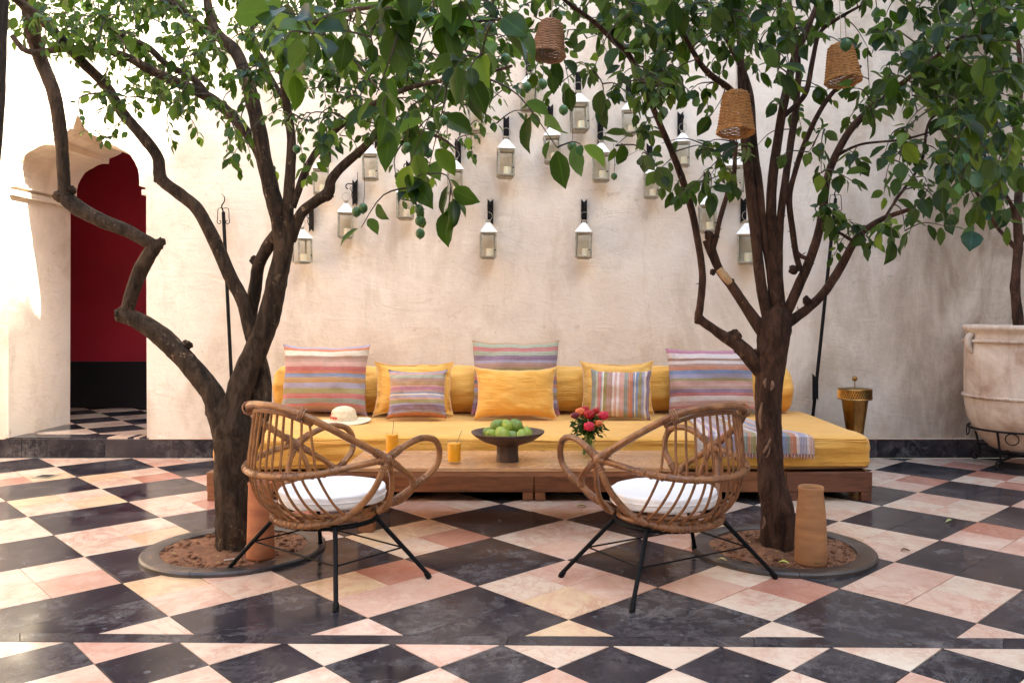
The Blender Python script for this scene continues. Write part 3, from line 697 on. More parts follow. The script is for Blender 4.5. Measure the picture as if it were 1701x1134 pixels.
for a_ in ([(1277, 620, 18, RD-.02), (1275, 580, 30, RD-.03), (1278, 545, 22), (1264, 470, 18), (1254, 380, 18), (1245, 300, 17), (1238, 230, 16), (1233, 160, 14, 4.6), (1230, 90, 12, 4.6), (1226, 0, 10, 4.6), (1220, -90, 7, 4.6)],
           [(1281, 620, 18, RD-.02), (1285, 580, 30, RD-.03), (1290, 540, 20), (1280, 450, 15), (1268, 380, 14), (1262, 320, 14), (1252, 240, 13, RD+.05), (1244, 150, 12, RD+.1), (1216, 80, 10, RD+.15), (1175, 10, 8, RD+.2), (1150, -60, 6, RD+.3)],
           [(1282, 620, 18, RD-.02), (1287, 580, 30, RD-.03), (1292, 535, 22), (1284, 440, 18), (1281, 335, 17), (1287, 268, 16), (1297, 201, 15), (1310, 134, 14), (1324, 84, 13), (1340, 50, 10), (1360, 0, 8), (1380, -70, 6)],
           [(1285, 620, 18, RD-.02), (1293, 580, 30, RD-.03), (1298, 535, 18), (1294, 460, 14), (1295, 380, 13), (1302, 318, 13), (1314, 235, 12, RD+.1), (1323, 170, 11, RD+.15), (1326, 110, 9, RD+.2), (1318, 40, 8, RD+.2), (1300, -50, 6, RD+.3)],
           [(1330, 450, 10), (1322, 420, 10), (1316, 378, 10), (1311, 330, 10), (1320, 288, 9), (1338, 235, 9), (1366, 178, 8), (1398, 138, 7), (1430, 110, 5)],
           [(1284, 620, 18, RD-.02), (1291, 580, 30, RD-.03), (1296, 535, 22), (1312, 508, 18), (1328, 471, 17), (1340, 445, 16), (1357, 397, 15), (1367, 350, 14), (1372, 310, 13), (1381, 275, 13), (1407, 224, 12), (1438, 188, 11), (1468, 164, 10), (1508, 131, 8, 4.3), (1560, 90, 6, 4.2), (1600, 60, 5, 4.1)],
           [(1285, 620, 18, RD-.02), (1294, 580, 30, RD-.03), (1300, 545, 20), (1318, 530, 17), (1345, 510, 15), (1372, 482, 15), (1398, 441, 14), (1420, 400, 13), (1440, 380, 11), (1470, 362, 9), (1520, 345, 6, 4.4)],
           [(1298, 196, 9), (1325, 172, 9), (1340, 150, 9), (1350, 100, 8), (1362, 55, 7), (1394, 30, 6), (1430, 10, 4)],
           [(1236, 180, 10), (1212, 148, 11), (1175, 120, 10, 4.4), (1148, 80, 8, 4.3), (1120, 20, 6, 4.2), (1100, -40, 5, 4.2)],
           [(1325, 90, 8), (1310, 60, 7), (1300, 20, 6), (1285, -30, 5)],
           [(1384, 262, 6), (1430, 240, 4), (1500, 232, 4, 4.3), (1560, 215, 3, 4.2)],
           [(1345, 430, 8), (1330, 425, 7), (1316, 408, 5)], [(1420, 402, 7), (1400, 390, 5, 4.4), (1370, 372, 4, 4.35)],
           [(1470, 362, 5), (1490, 330, 5), (1530, 270, 5), (1545, 200, 4), (1590, 180, 3)]):
    RT.limb(a_)
RT.knot(1318, 448, 16); RT.knot(1340, 500, 18)
for i_ in range(46):     # short thorns and snags
    p, r = RT.nodes[R_.randrange(len(RT.nodes))]
    if p.z > 2.6: continue
    d = Vector((R_.uniform(-1, 1), R_.uniform(-.6, .2), R_.uniform(-.2, .8))).normalized()
    mb = MB(); mb.tube([p+d*r*.6, p+d*(r+.022)], [.004, .0015], 5, 1); mb.build('snag', RT.bark, RT.t)

for pts_, w0 in (([(1268, 752), (1274, 742), (1280, 728)], .010), ([(1272, 760), (1277, 752), (1279, 742)], .007), ([(1281, 648), (1284, 640), (1283, 632)], .012), ([(1272, 644), (1270, 636), (1273, 628)], .010), ([(1264, 712), (1262, 690), (1266, 668)], .009), ([(1266, 878), (1270, 868), (1269, 858)], .007)):
    mb = MB(); mb.tube([W(x_, y_, RD-.066-.012*(1-abs(x_-1278)/30)) for x_, y_ in pts_], [w0*.4, w0, w0*.4], 7, 5, lump=.5); mb.build('bark_scar', M['scar'], RT.t)
for pts_, w0 in (([(366, 812), (371, 800), (376, 790)], .010), ([(371, 846), (374, 836), (378, 830)], .006), ([(361, 770), (364, 760), (363, 748)], .008)):
    mb = MB(); mb.tube([W(x_, y_, LD-.085+.02*(390-x_)/30) for x_, y_ in pts_], [w0*.4, w0, w0*.4], 7, 5, lump=.6); mb.build('bark_scar', M['scar'], LT.t)

# dark trunk close by on the left edge
DT = Tree('dark_tree', 'dark out of reach trunk at the left edge of the courtyard', G(-150, 1000), M['bark_dark'], G(0, 1000).y)
DD = G(0, 1000).y
DT.limb([(-150, 1010, 60, DD), (-110, 800, 50, DD), (-70, 600, 44, DD), (-38, 420, 40, DD), (-24, 300, 36, DD), (-12, 180, 34, DD), (-8, 60, 34, DD), (-2, -60, 34, DD), (10, -200, 26, DD)], 'trunk', .04)

# potted tree
UY = 6.93; UX = (1697-CX)/F*UY
UT = Tree('potted_tree', 'small tree with round blue green leaves growing in the large urn', (UX, UY, 1.12), M['bark_right'], UY)
UT.limb([(1693, 560, 17), (1690, 520, 16), (1686, 480, 15), (1689, 440, 14), (1692, 400, 14), (1690, 350, 13), (1694, 290, 12), (1688, 220, 10), (1696, 140, 8), (1690, 60, 6)], 'trunk', .15)
UT.limb([(1690, 415, 9), (1672, 395, 7), (1655, 375, 6), (1635, 340, 5), (1610, 300, 5), (1590, 260, 4)])
UT.limb([(1692, 405, 8), (1712, 380, 7), (1740, 330, 6), (1760, 250, 5)])
UT.limb([(1684, 370, 6), (1680, 340, 6), (1650, 290, 5, UY-.2), (1620, 220, 4, UY-.3), (1600, 160, 4, UY-.3)])
UT.limb([(1692, 300, 6), (1670, 250, 5), (1650, 180, 5), (1640, 100, 4)])

# ------------------------------------------------------------------ foliage
ROWS = {-200: '0022333333444444444444444444444444', -150: '1133444444555555555544555555555555', -100: '2244555555666666666655666666666666', -50: '2356666555666667777766777777777788',
        0: '3777765578777788876787788777856899', 50: '3466656567768789864656777665566687'.ljust(34, '7'), 100: '0112456566657788855357754553567788', 150: '0023463345566666643247662344665788',
        200: '0011111334556654223325410222345777', 250: '0000000212554342002024334323335677', 300: '0000000000410053300001452101234656', 350: '0000000000020111000000100013442353', 400: '0000000000000000000000000012210011'}
for k_ in ROWS: assert len(ROWS[k_]) == 34, (k_, len(ROWS[k_]))
LEAVES = {'L': [], 'R': [], 'U': []}     # (pos, dir, normal, size, widthfactor, rnd)
clusters = {'L': [], 'R': [], 'U': []}
rl = random.Random(11)
for y0, row in ROWS.items():
    for i_, ch in enumerate(row):
        d = int(ch)
        if not d: continue
        n_c = d/9*(24 if i_ < 9 else 12.8 if i_ < 19 else 12.0)*(1.15 if d > 5 else .72)
        n_c = int(n_c*.62)+(rl.random() < (n_c*.62) % 1)
        for _ in range(n_c):
            px = i_*50+rl.uniform(0, 50); py = y0+rl.uniform(0, 50)-(26 if 560 < px < 1000 else 12)
            if px < 440: tr, Y, s = 'L', rl.uniform(3.8, 5.6), rl.uniform(.042, .072)
            elif px < 960:
                if rl.random() < (.11 if py < 170 else .06) and (px > 520 or py < 160): tr, Y, s = 'L', rl.uniform(2.5, 3.4), rl.uniform(.10, .15)
                else: tr, Y, s = 'L', rl.uniform(3.7, 5.4), rl.uniform(.05, .085)
                if px > 880 and rl.random() < .4: tr, Y, s = 'R', rl.uniform(3.7, 4.6), rl.uniform(.08, .12)
            elif px < 1560: tr, Y, s = 'R', rl.uniform(3.6, 5.2), rl.uniform(.06, .112)
            else:
                if rl.random() < (.65 if py > 220 else .3): tr, Y, s = 'U', rl.uniform(6.2, 7.2), rl.uniform(.10, .155)
                else: tr, Y, s = 'R', rl.uniform(3.6, 4.8), rl.uniform(.08, .125)
            if any(x0-(34 if dz < 8 else 12) < px < x1+(34 if dz < 8 else 12) and y0_-(75 if dz < 8 else 30) < py < y1+8 and Y < dz+.25 for x0, x1, y0_, y1, dz in ((799, 823, 300, 428, 8), (959, 983, 300, 428, 8), (903, 927, 190, 270, 8), (949, 972, 174, 218, 8), (987, 1011, 215, 300, 8), (1122, 1147, 200, 275, 8), (1160, 1186, 330, 385, 8), (563, 587, 320, 394, 8), (485, 517, 360, 436, 8), (830, 852, 240, 294, 8), (1192, 1252, 150, 221, 4.15), (1373, 1430, 72, 137, 4.3), (882, 937, 30, 97, 3.75))): continue
            clusters[tr].append((W(px, py, Y), s))
# hanging sprays that stand out in the photo
for px, py, Y, s, tr in ((752, 330, 3.2, .13, 'L'), (745, 345, 3.25, .13, 'L'), (682, 270, 3.3, .12, 'L'), (690, 310, 3.3, .12, 'L'), (600, 378, 3.3, .09, 'L'), (142, 218, 4.3, .06, 'L'), (385, 260, 4.2, .065, 'L'),
                         (925, 245, 3.1, .13, 'L'), (965, 240, 3.1, .10, 'L'), (1150, 310, 3.9, .11, 'R'), (1100, 290, 3.9, .12, 'R'), (1180, 320, 3.9, .11, 'R'), (648, 215, 2.9, .12, 'L'), (1600, 300, 6.3, .18, 'U'), (1385, 352, 4.2, .10, 'R'), (1372, 338, 4.2, .09, 'R'), (1398, 372, 4.2, .09, 'R'), (1510, 390, 4.3, .10, 'R'), (1445, 400, 4.4, .09, 'R')):
    clusters[tr].append((W(px, py, Y), s))
def grow(T, cl, bag, mt, key):
    nodes = [(p.copy(), r) for p, r in T.nodes if p.z > 1.75]
    from mathutils.kdtree import KDTree
    rg = random.Random(len(cl)); mbt = MB()
    order = sorted(cl, key=lambda c: min((c[0]-p).length_squared for p, r in nodes[::3]))
    CHK = 40
    extra = []
    def kdbuild():
        kd = KDTree(len(nodes))
        for i, (p, r) in enumerate(nodes): kd.insert(p, i)
        kd.balance(); return kd
    kd = kdbuild(); last = len(nodes)
    for ci, (c, s) in enumerate(order):
        if ci % CHK == 0: kd = kdbuild()
        # prefer joining a little inward / above
        best = None
        for p_, i_, dd in kd.find_n(c+Vector((0, .05, .06)), 6):
            if best is None or dd < best[1]: best = (nodes[i_][0], dd)
        a = best[0]; L = (c-a).length
        if L > .9: continue
        mid = a.lerp(c, .5)+Vector((rg.gauss(0, .06*L+.01), rg.gauss(0, .06*L+.01), .16*L))
        pts, rr = smooth([a, mid, c], [.0038+.004*min(L, .5), .0030, .0016], 4)
        mbt.tube(pts, rr, 5, 1, cap=False)
        for p in pts[2::2]: nodes.append((p.copy(), .003))
        ax = (c-mid).normalized(); nl = rg.randint(5, 10) if s < .09 else rg.randint(3, 6)
        if key == 'U': nl = rg.randint(4, 6)
        for k in range(nl):
            tpos = 1-k/nl*.55
            seg_i = tpos*(len(pts)-1); i0 = int(seg_i); i1 = min(i0+1, len(pts)-1); p = pts[i0].lerp(pts[i1], seg_i-i0)
            az = k*2.4+rg.uniform(-.5, .5)
            side = ax.orthogonal().normalized(); side.rotate(Matrix.Rotation(az, 3, ax))
            dr = (ax*(.35 if k else 1.2)+side*(.8 if k else .1)+Vector((0, 0, -.30-.45*rg.random()))+Vector((rg.gauss(0, .3), rg.gauss(0, .3), rg.gauss(0, .32)))).normalized()
            nrm = (Vector((0, -.25, 1))+side*.6+Vector((rg.gauss(0, .7), rg.gauss(0, .7), rg.gauss(0, .4))))
            nrm = (nrm-dr*nrm.dot(dr)); nrm = nrm.normalized() if nrm.length > 1e-3 else dr.orthogonal().normalized()
            bag.append((p+dr*.012, dr, nrm, s*rg.uniform(.55, 1.25), rg.uniform(.48, .70) if key != 'U' else rg.uniform(.72, .95), rg.random()**1.3))
    mbt.build('twigs', M['twig'], T.t, kind='stuff')
def leafshape(wf, curl=.16, fold=.12, big=True):
    rows = [(0, 0), (.05, .26), (.13, .56), (.25, .85), (.40, .99), (.55, .97), (.70, .78), (.82, .50), (.91, .23), (1, 0)] if big else [(0, 0), (.12, .52), (.35, .97), (.62, .92), (.85, .42), (1, 0)]
    vs = []; rib = []; fs = []; idx = []
    for s, wd in rows:
        z = -curl*s*s+.02*math.sin(s*9+wf*20); x_ = wd*wf/2*(1+.05*math.sin(s*17+curl*30))
        if wd == 0: idx.append((len(vs),)); vs.append((0, s, z)); rib.append(1.0 if s == 0 else .7)
        else:
            idx.append((len(vs), len(vs)+1, len(vs)+2)); vs += [(-x_, s, z+fold*wd*wf), (0, s, z), (x_, s, z+fold*wd*wf)]; rib += [0, 1, 0]
    for a, b in zip(idx, idx[1:]):
        if len(a) == 1: fs += [(a[0], b[1], b[0]), (a[0], b[2], b[1])]
        elif len(b) == 1: fs += [(a[0], a[1], b[0]), (a[1], a[2], b[0])]
        else: fs += [(a[0], a[1], b[1], b[0]), (a[1], a[2], b[2], b[1])]
    return vs, fs, rib
def attrs(me, rib, rnd):
    a = me.attributes.new('rib', 'FLOAT', 'POINT'); a.data.foreach_set('value', rib)
    a = me.attributes.new('rnd', 'FLOAT', 'POINT'); a.data.foreach_set('value', rnd)
def frame(dr, nrm):
    x_ = dr.cross(nrm).normalized(); return Matrix((x_, dr, x_.cross(dr))).transposed()
def foliage(T, bag, mt, nobj):
    def size(l):
        p = l[0]
        if p.y < .5: return 0
        x, y = CX+F*p.x/p.y, HY-F*(p.z-H)/p.y
        return l[3]/p.y*(1 if (-20 < x < 1720 and -20 < y) else 0)
    bag.sort(key=lambda l: -size(l)); big = bag[:nobj]; restb = bag[nobj:]
    var = []
    rv = random.Random(3)
    for k in range(10):
        vs, fs, rib = leafshape(1.0, rv.uniform(.05, .28), rv.uniform(.05, .22), True)
        me = bpy.data.meshes.new('leaf'); me.from_pydata(vs, [], fs); me.materials.append(mt); me.polygons.foreach_set('use_smooth', [True]*len(fs)); attrs(me, rib, [(k/9.0)**1.4]*len(vs)); var.append(me)
    off = OFF[T.t.name]
    for (p, dr, nrm, s, wf, rn) in big:
        o = bpy.data.objects.new('leaf', var[min(int(rn*10), 9)]); C.objects.link(o); o.parent = T.t
        o.matrix_local = Matrix.Translation(p-off) @ frame(dr, nrm).to_4x4() @ Matrix.Diagonal((s*wf, s, s, 1))
    V = []; Fc = []; RB = []; RN = []
    for (p, dr, nrm, s, wf, rn) in restb:
        vs, fs, rib = leafshape(wf, .1+rn*.15, .14, False); m3 = frame(dr, nrm); o = len(V)
        V += [tuple(m3 @ (Vector(v)*s)+p-off) for v in vs]; Fc += [tuple(i+o for i in f) for f in fs]; RB += rib; RN += [rn]*len(vs)
    me = bpy.data.meshes.new('crown'); me.from_pydata(V, [], Fc); me.materials.append(mt); me.polygons.foreach_set('use_smooth', [True]*len(Fc)); attrs(me, RB, RN)
    o = bpy.data.objects.new('crown', me); C.objects.link(o); o.parent = T.t; o['kind'] = 'stuff'
for T, k_, mt, no in ((LT, 'L', M['leaf_left'], 290), (RT, 'R', M['leaf_right'], 290), (UT, 'U', M['leaf_urn'], 120)):
    grow(T, clusters[k_], LEAVES[k_], mt, k_); foliage(T, LEAVES[k_], mt, no)
# fruit with their stalks
def fruit(T, px, py, Y, r=.019):
    p = W(px, py, Y); mb = MB(); mb.ball(p, r, 14, (1, 1, 1.08)); mb.ball(p-Vector((0, 0, r*1.08)), r*.2, 6)
    f = mb.build('green_fruit', M['green_fruit'], T.t); mb = MB(); mb.tube([p+Vector((0, 0, r)), p+Vector((.004, .01, .06)), p+Vector((.0, .02, .16))], [.0012, .0012, .0012], 4, 4, cap=False); mb.build('stalk', M['twig'], f)
for q in ((592, 352, 3.3), (603, 346, 3.3), (696, 348, 3.3), (697, 367, 3.3), (698, 388, 3.3), (676, 245, 3.3), (711, 254, 3.3), (508, 118, 3.6), (478, 116, 3.7), (737, 200, 3.3), (936, 183, 3.3), (875, 145, 3.3), (901, 140, 3.2), (493, 248, 3.9), (716, 30, 3.2), (816, 46, 3.2), (950, 243, 3.3), (840, 98, 3.1)): fruit(LT, *q)
for q in ((1020, 293, 4.0, .016), (1060, 56, 3.9), (1098, 76, 3.9), (1298, 20, 4.2), (1300, 54, 4.2), (1108, 52, 3.9), (1676, 60, 3.8), (1170, 70, 4), (1405, 75, 4.0, .028)): fruit(RT, *q)
mb = MB()
for q in ((1020, 293, 4.0),): mb.tube([W(1020, 288, 4.0), W(1025, 270, 4.02), W(1060, 250, 4.1)], [.0012]*3, 4, 4)
mb.build('stalk', M['twig'], RT.t)

# ------------------------------------------------------------------ lanterns and brackets
def make_lantern():
    t = thing('candle_lantern', 'x', 'lantern', (0, 0, 0), 'candle lanterns hung over the wall')
    w_, h_ = .062, .215           # half width, glazed height; origin at the hanging point
    zt = -.20; zb = zt-h_
    mb = MB()
    for sx in (-1, 1):
        for sy in (-1, 1): mb.box((sx*w_-.007, sy*w_-.007, zb), (sx*w_+.007, sy*w_+.007, zt), .0015)
    for z in (zb, zt-.012):
        for sx in (-1, 1):
            mb.box((sx*w_-.006, -w_+.007, z+.0005), (sx*w_+.006, w_-.007, z+.0115), .001); mb.box((-w_+.007, sx*w_-.006, z+.0005), (w_-.007, sx*w_+.006, z+.0115), .001)
    mb.build('frame', M['lantern_frame'], t)
    mb = MB(); mb.box((-w_+.008, -w_+.008, zb-.012), (w_-.008, w_-.008, zb+.004), .002); mb.build('base_plate', M['lantern_frame'], t)
    mb = MB(); a = w_+.012; b = .016; z1 = zt+.088
    mb.add([(-a, -a, zt), (a, -a, zt), (a, a, zt), (-a, a, zt), (-a, -a, zt+.005), (a, -a, zt+.005), (a, a, zt+.005), (-a, a, zt+.005), (-b, -b, z1), (b, -b, z1), (b, b, z1), (-b, b, z1)],
           [(3, 2, 1, 0), (0, 1, 5, 4), (1, 2, 6, 5), (2, 3, 7, 6), (3, 0, 4, 7), (4, 5, 9, 8), (5, 6, 10, 9), (6, 7, 11, 10), (7, 4, 8, 11), (8, 9, 10, 11)]); mb.build('roof', M['lantern_white'], t, sm=False)
    mb = MB(); mb.lathe([(.016, z1), (.018, z1+.012), (.024, z1+.016), (.024, z1+.022), (.006, z1+.026)], seg=14); mb.build('cap', M['lantern_frame'], t)
    mb = MB(); zc = z1+.058; mb.tube([(.036*cos(2*pi*k/18), 0, zc+.036*sin(2*pi*k/18)) for k in range(18)], .0022, 6, 1, closed=True); mb.build('ring_handle', M['lantern_frame'], t)
    for sx, sy in ((0, 1), (0, -1), (1, 0), (-1, 0)):
        mb = MB(); 
        if sx: mb.box((sx*w_-.001, -w_+.007, zb+.012), (sx*w_+.001, w_-.007, zt-.012), 0)
        else: mb.box((-w_+.007, sy*w_-.001, zb+.012), (w_-.007, sy*w_+.001, zt-.012), 0)
        mb.build('pane', M['glass'], t)
    mb = MB(); mb.lathe([(.0, zb+.004), (.028, zb+.004), (.028, zb+.074), (.024, zb+.078), (.0, zb+.074)], (.014, .0, 0), 18); c = mb.build('candle', M['candle'], t)
    mb = MB(); mb.tube([(.014, 0, zb+.073), (.015, 0, zb+.086)], [.0012, .0010], 5, 1); mb.build('wick', M['iron'], c)
    mb = MB(); mb.box((w_-.014, -w_-.009, zb+.058), (w_-.0, -w_-.007, zb+.068), .0005); mb.build('latch', M['iron'], t)
    return t
def make_bracket():
    t = thing('wall_bracket', 'x', 'bracket', (0, 0, 0), 'iron lantern brackets')
    # origin at the wall, level with the hook; plate spans upward and down
    mb = MB(); o = [(-.026, .10), (-.026, -.13), (0, -.105), (.026, -.13), (.026, .10), (0, .072)]
    vs = [(x, -.001, z) for x, z in o]+[(x, -.008, z) for x, z in o]; n = 6
    mb.add(vs, [(0, 1, 2, 5), (5, 2, 3, 4), (11, 8, 7, 6), (10, 9, 8, 11)]+[(k, (k+1) % n, n+(k+1) % n, n+k) for k in range(n)]); mb.build('back_plate', M['iron'], t, sm=False)
    mb = MB(); mb.tube([(0, -.006, .05), (0, -.05, .056), (0, -.10, .05), (0, -.125, .03), (0, -.118, .012), (0, -.10, .006)], .005, 6, 5); mb.build('arm', M['iron'], t)
    pts = []
    for k in range(26):
        a = k/25*2.6*pi; r = .028*(1-k/32); pts.append((0, -.045-r*cos(a)*.9+.0, .005+r*sin(a)))
    mb = MB(); mb.tube(pts, .0032, 5, 1)
    pts = [(0, -.008-.045*sin(pi*k/14)**1*(.9), -.10+.12*k/14) for k in range(15)]
    mb.tube(pts, .0035, 5, 1); mb.build('scroll', M['iron'], t)
    return t
L0 = make_lantern(); B0 = make_bracket()
LANT = [  # body x0, x1, frame top y, frame bottom y, turn, bracket x offset px, which one
    (799, 823, 387, 428, 4, 4, 'on the bare wall above the tall centre cushion'),
    (959, 983, 387, 428, -6, -1, 'on the bare wall above the pale mustard cushion'),
    (485, 517, 397, 436, 40, 18, 'turned corner on beside the left tree stem'),
    (563, 587, 354, 394, 8, 16, 'beside two green fruits, right of the left tree fork'),
    (661, 683, 322, 363, 5, 8, 'half hidden by the long hanging leaf spray'),
    (745, 768, 283, 322, 6, 5, 'right above the lowest drooping leaf cluster at centre'),
    (830, 852, 250, 294, 3, 0, 'just below the centre leaves, above the tall striped cushion'),
    (903, 927, 228, 270, 5, -1, 'crossed by one long leaf at high centre'),
    (949, 972, 174, 218, 3, 0, 'highest of those clearly seen at centre'),
    (987, 1011, 256, 300, -10, -2, 'left of a single small hanging fruit'),
    (1070, 1095, 290, 328, -6, -4, 'under the dark leaf bunch on the zigzag limb'),
    (1122, 1147, 237, 275, -12, -5, 'between the zigzag limb and the lowest wicker shade'),
    (1033, 1055, 185, 222, -6, 0, 'behind the dark leaves high right of centre'),
    (1212, 1233, 277, 318, -20, -7, 'directly under the lowest wicker shade'),
    (1160, 1186, 342, 385, -8, 0, 'framed by the fork of the zigzag limb'),
    (1229, 1253, 390, 437, -14, -7, 'lowest at right, partly behind an upright limb'),
    (868, 892, 142, 183, 4, -2, 'behind leaves below the darkest wicker shade'),
    (601, 627, 258, 298, 10, 14, 'behind small leaves above the forked left limb'),
    (521, 545, 282, 322, 12, 14, 'behind the big leaf in the left tree fork'),
    (779, 800, 178, 218, 4, 0, 'behind hanging leaves, up and left of the tall cushion')]
for k, (x0, x1, yt, yb, turn, bo, lab) in enumerate(LANT):
    l_ = L0 if k == 0 else copy_tree(L0); b_ = B0 if k == 0 else copy_tree(B0)
    Yl = YW-.115; sc = (yb-yt)/F*Yl/.215
    px = (x0+x1)/2; top = W(px, yt, Yl)
    bx = W(px+bo, yt, YW); hook = Vector((top.x, Yl, top.z+.20*sc))
    l_.location = hook; l_.scale = (sc, sc, sc); l_.rotation_euler = (radians(R_.uniform(-2, 2)), radians(R_.uniform(-2.5, 2.5)), radians(turn+R_.uniform(-6, 6)))
    b_.location = (bx.x, YW-.001, hook.z+.01); dxr = bx.x-top.x
    b_.rotation_euler = (0, 0, math.atan2(-dxr, .115)); b_.location.y = YW-.012-abs(sin(b_.rotation_euler.z))*.026
    l_['label'] = 'white roofed candle lantern '+lab; b_['label'] = 'iron bracket of the lantern '+lab

# ------------------------------------------------------------------ daybed
DY = 5.72; Zb = .197
bed = thing('daybed_platform', 'long low hardwood daybed platform of joined boxes along the wall', 'daybed', (0, 6.5, 0))
def bx_(px): return (px-CX)/F*DY
edges = [bx_(342), bx_(615), bx_(887), bx_(1306), bx_(1450)]
for k in range(4):
    x0, x1 = edges[k]+.003, edges[k+1]-.003; mt = M['wood_red'] if k in (0, 1, 2) else M['wood_dark']
    fr = MB(); fr.box((x0, DY, .062), (x1, DY+.035, Zb), .004); fr.box((x0, DY+.035, .062), (x0+.03, 7.36, Zb-.001), .003); fr.box((x1-.03, DY+.035, .062), (x1, 7.36, Zb-.001), .003); fr.box((x0+.03, 7.325, .062), (x1-.03, 7.36, Zb-.001), .003)
    f_ = fr.build('base_frame', mt, bed)
    for lx in (x0+.004, x1-.074):
        for ly in (DY+.003, 7.28):
            lg = MB(); lg.box((lx, ly, .001), (lx+.07, ly+.06, .0615), .003); lg.build('leg', M['wood_dark'] if k == 3 else M['wood_red'], bed)
    MB().box((x0+.031, DY+.036, Zb-.035), (x1-.031, 7.32, Zb-.012), 0).build('deck_board', M['wood_dark'], bed)
# mattress
mx0, mx1, my0, my1, mz0, mz1 = (358-CX)/F*5.80, (1443-CX)/F*5.80, 5.765, 7.36, Zb-.01, .438
def superbox(u, v):   # cross section (front-back) rounded; v along section, u along length
    a = 2*pi*v; cx_, cz_ = (my0+my1)/2, (mz0+mz1)/2; hw, hh = (my1-my0)/2, (mz1-mz0)/2
    ex = .16
    c_, s__ = cos(a), sin(a); y = cx_+hw*math.copysign(abs(c_)**ex, c_); z = cz_+hh*math.copysign(abs(s__)**(ex*2.2), s__)
    e = min(u, 1-u)*(mx1-mx0); end = 1-max(0, (.06-e)/.06)**2.4*.34 if e < .06 else 1
    y = cx_+(y-cx_)*(1-(1-end)*.08); z = cz_+(z-cz_)*(.55+.45*end) if e < .06 else z
    x = mx0+(mx1-mx0)*u
    p = Vector((x, y, z)); front = max(0, -c_)
    if y < my0+.3:
        bul = front*.018*(1-((z-cz_)/hh)**2); p.y -= bul
        ext = .35+.65*max(0, min(1, (x-1.0)/.5), min(1, (-.75-x)/.4))
        fk = max(0, 1-abs(z-(mz1-.012))/.016)
        p.y += .038*noise.noise(Vector((x*1.3+z*3, z*20, 3)))*ext*front*(1-fk); p.y += .018*noise.noise(Vector((x*3.2, z*42, 8)))*front*ext*(1-fk); p.y += .026*noise.noise(Vector((x*.8-z*5, z*9, 5)))*front*(1-fk)
        if z > mz1-.030: p.y -= .013*front
    else: p.z += 0
    p.z += .016*noise.noise(Vector((x*1.1, y*1.7, 1)))+.009*noise.noise(Vector((x*1.2+y*2, y*7-x*.6, 4)))
    return p
mb = MB(); mb.grid(superbox, 360, 150)
cap = []
mt_ = mb.build('mattress', M['mustard'], sm='all')
me = mt_.data; bm = bmesh.new(); bm.from_mesh(me); bmesh.ops.remove_doubles(bm, verts=bm.verts[:], dist=1e-5); bmesh.ops.holes_fill(bm, edges=[e for e in bm.edges if e.is_boundary], sides=0); bmesh.ops.recalc_face_normals(bm, faces=bm.faces[:]); bm.to_mesh(me); bm.free()
tag(mt_, 'long mustard yellow mattress lying on the daybed platform', 'mattress')
mb = MB(); n = 80
mb.tube([(mx0+.012, my1-.2, mz1-.022), (mx0+.012, my0+.05, mz1-.022)]+[(mx0+.03+(mx1-mx0-.06)*k/n, my0-.018+.003*sin(k*1.1), mz1-.030+.003*sin(k*.7)) for k in range(n+1)]+[(mx1-.012, my0+.05, mz1-.022), (mx1-.012, my1-.2, mz1-.022)], .0055, 6, 1)
mb.build('piping', M['mustard'], mt_)
# bolster
BX0, BX1, BY, BR = (457-CX)/F*7.12, (1314-CX)/F*7.12, 7.13, .197
def bol(u, v):
    a = 2*pi*v; e = min(u, 1-u)*(BX1-BX0)
    k = 1 if e > .07 else math.sqrt(max(0, 1-((.07-e)/.07)**2))*.86+.14
    if e < .004: k = .05
    x = BX0+(BX1-BX0)*u
    r = BR*k*(1+.03*noise.noise(Vector((x*2.2, sin(a)*2, cos(a)*2)))+.10*noise.noise(Vector((x*2.2+a*1.6, sin(a)*2.0, cos(a)*2.0+9)))*(1 if e > .07 else 2)+.06*noise.noise(Vector((x*5+a*4, sin(a)*3.0, cos(a)*3.0+19))))
    r *= 1-.03*max(0, cos((x+.35)*2.1))**18
    return (x, BY+r*.98*cos(a), max(.445, .445+BR+r*1.0*sin(a)-.006))
mb = MB(); mb.grid(bol, 320, 64); bo_ = mb.build('bolster', M['mustard'], sm='all'); tag(bo_, 'long mustard round bolster lying along the wall behind the cushions', 'bolster')
mb = MB(); mb.ball((BX1+.002, BY, .445+BR), .028, 12, (.6, 1, 1)); mb.build('end_knot', M['mustard'], bo_)

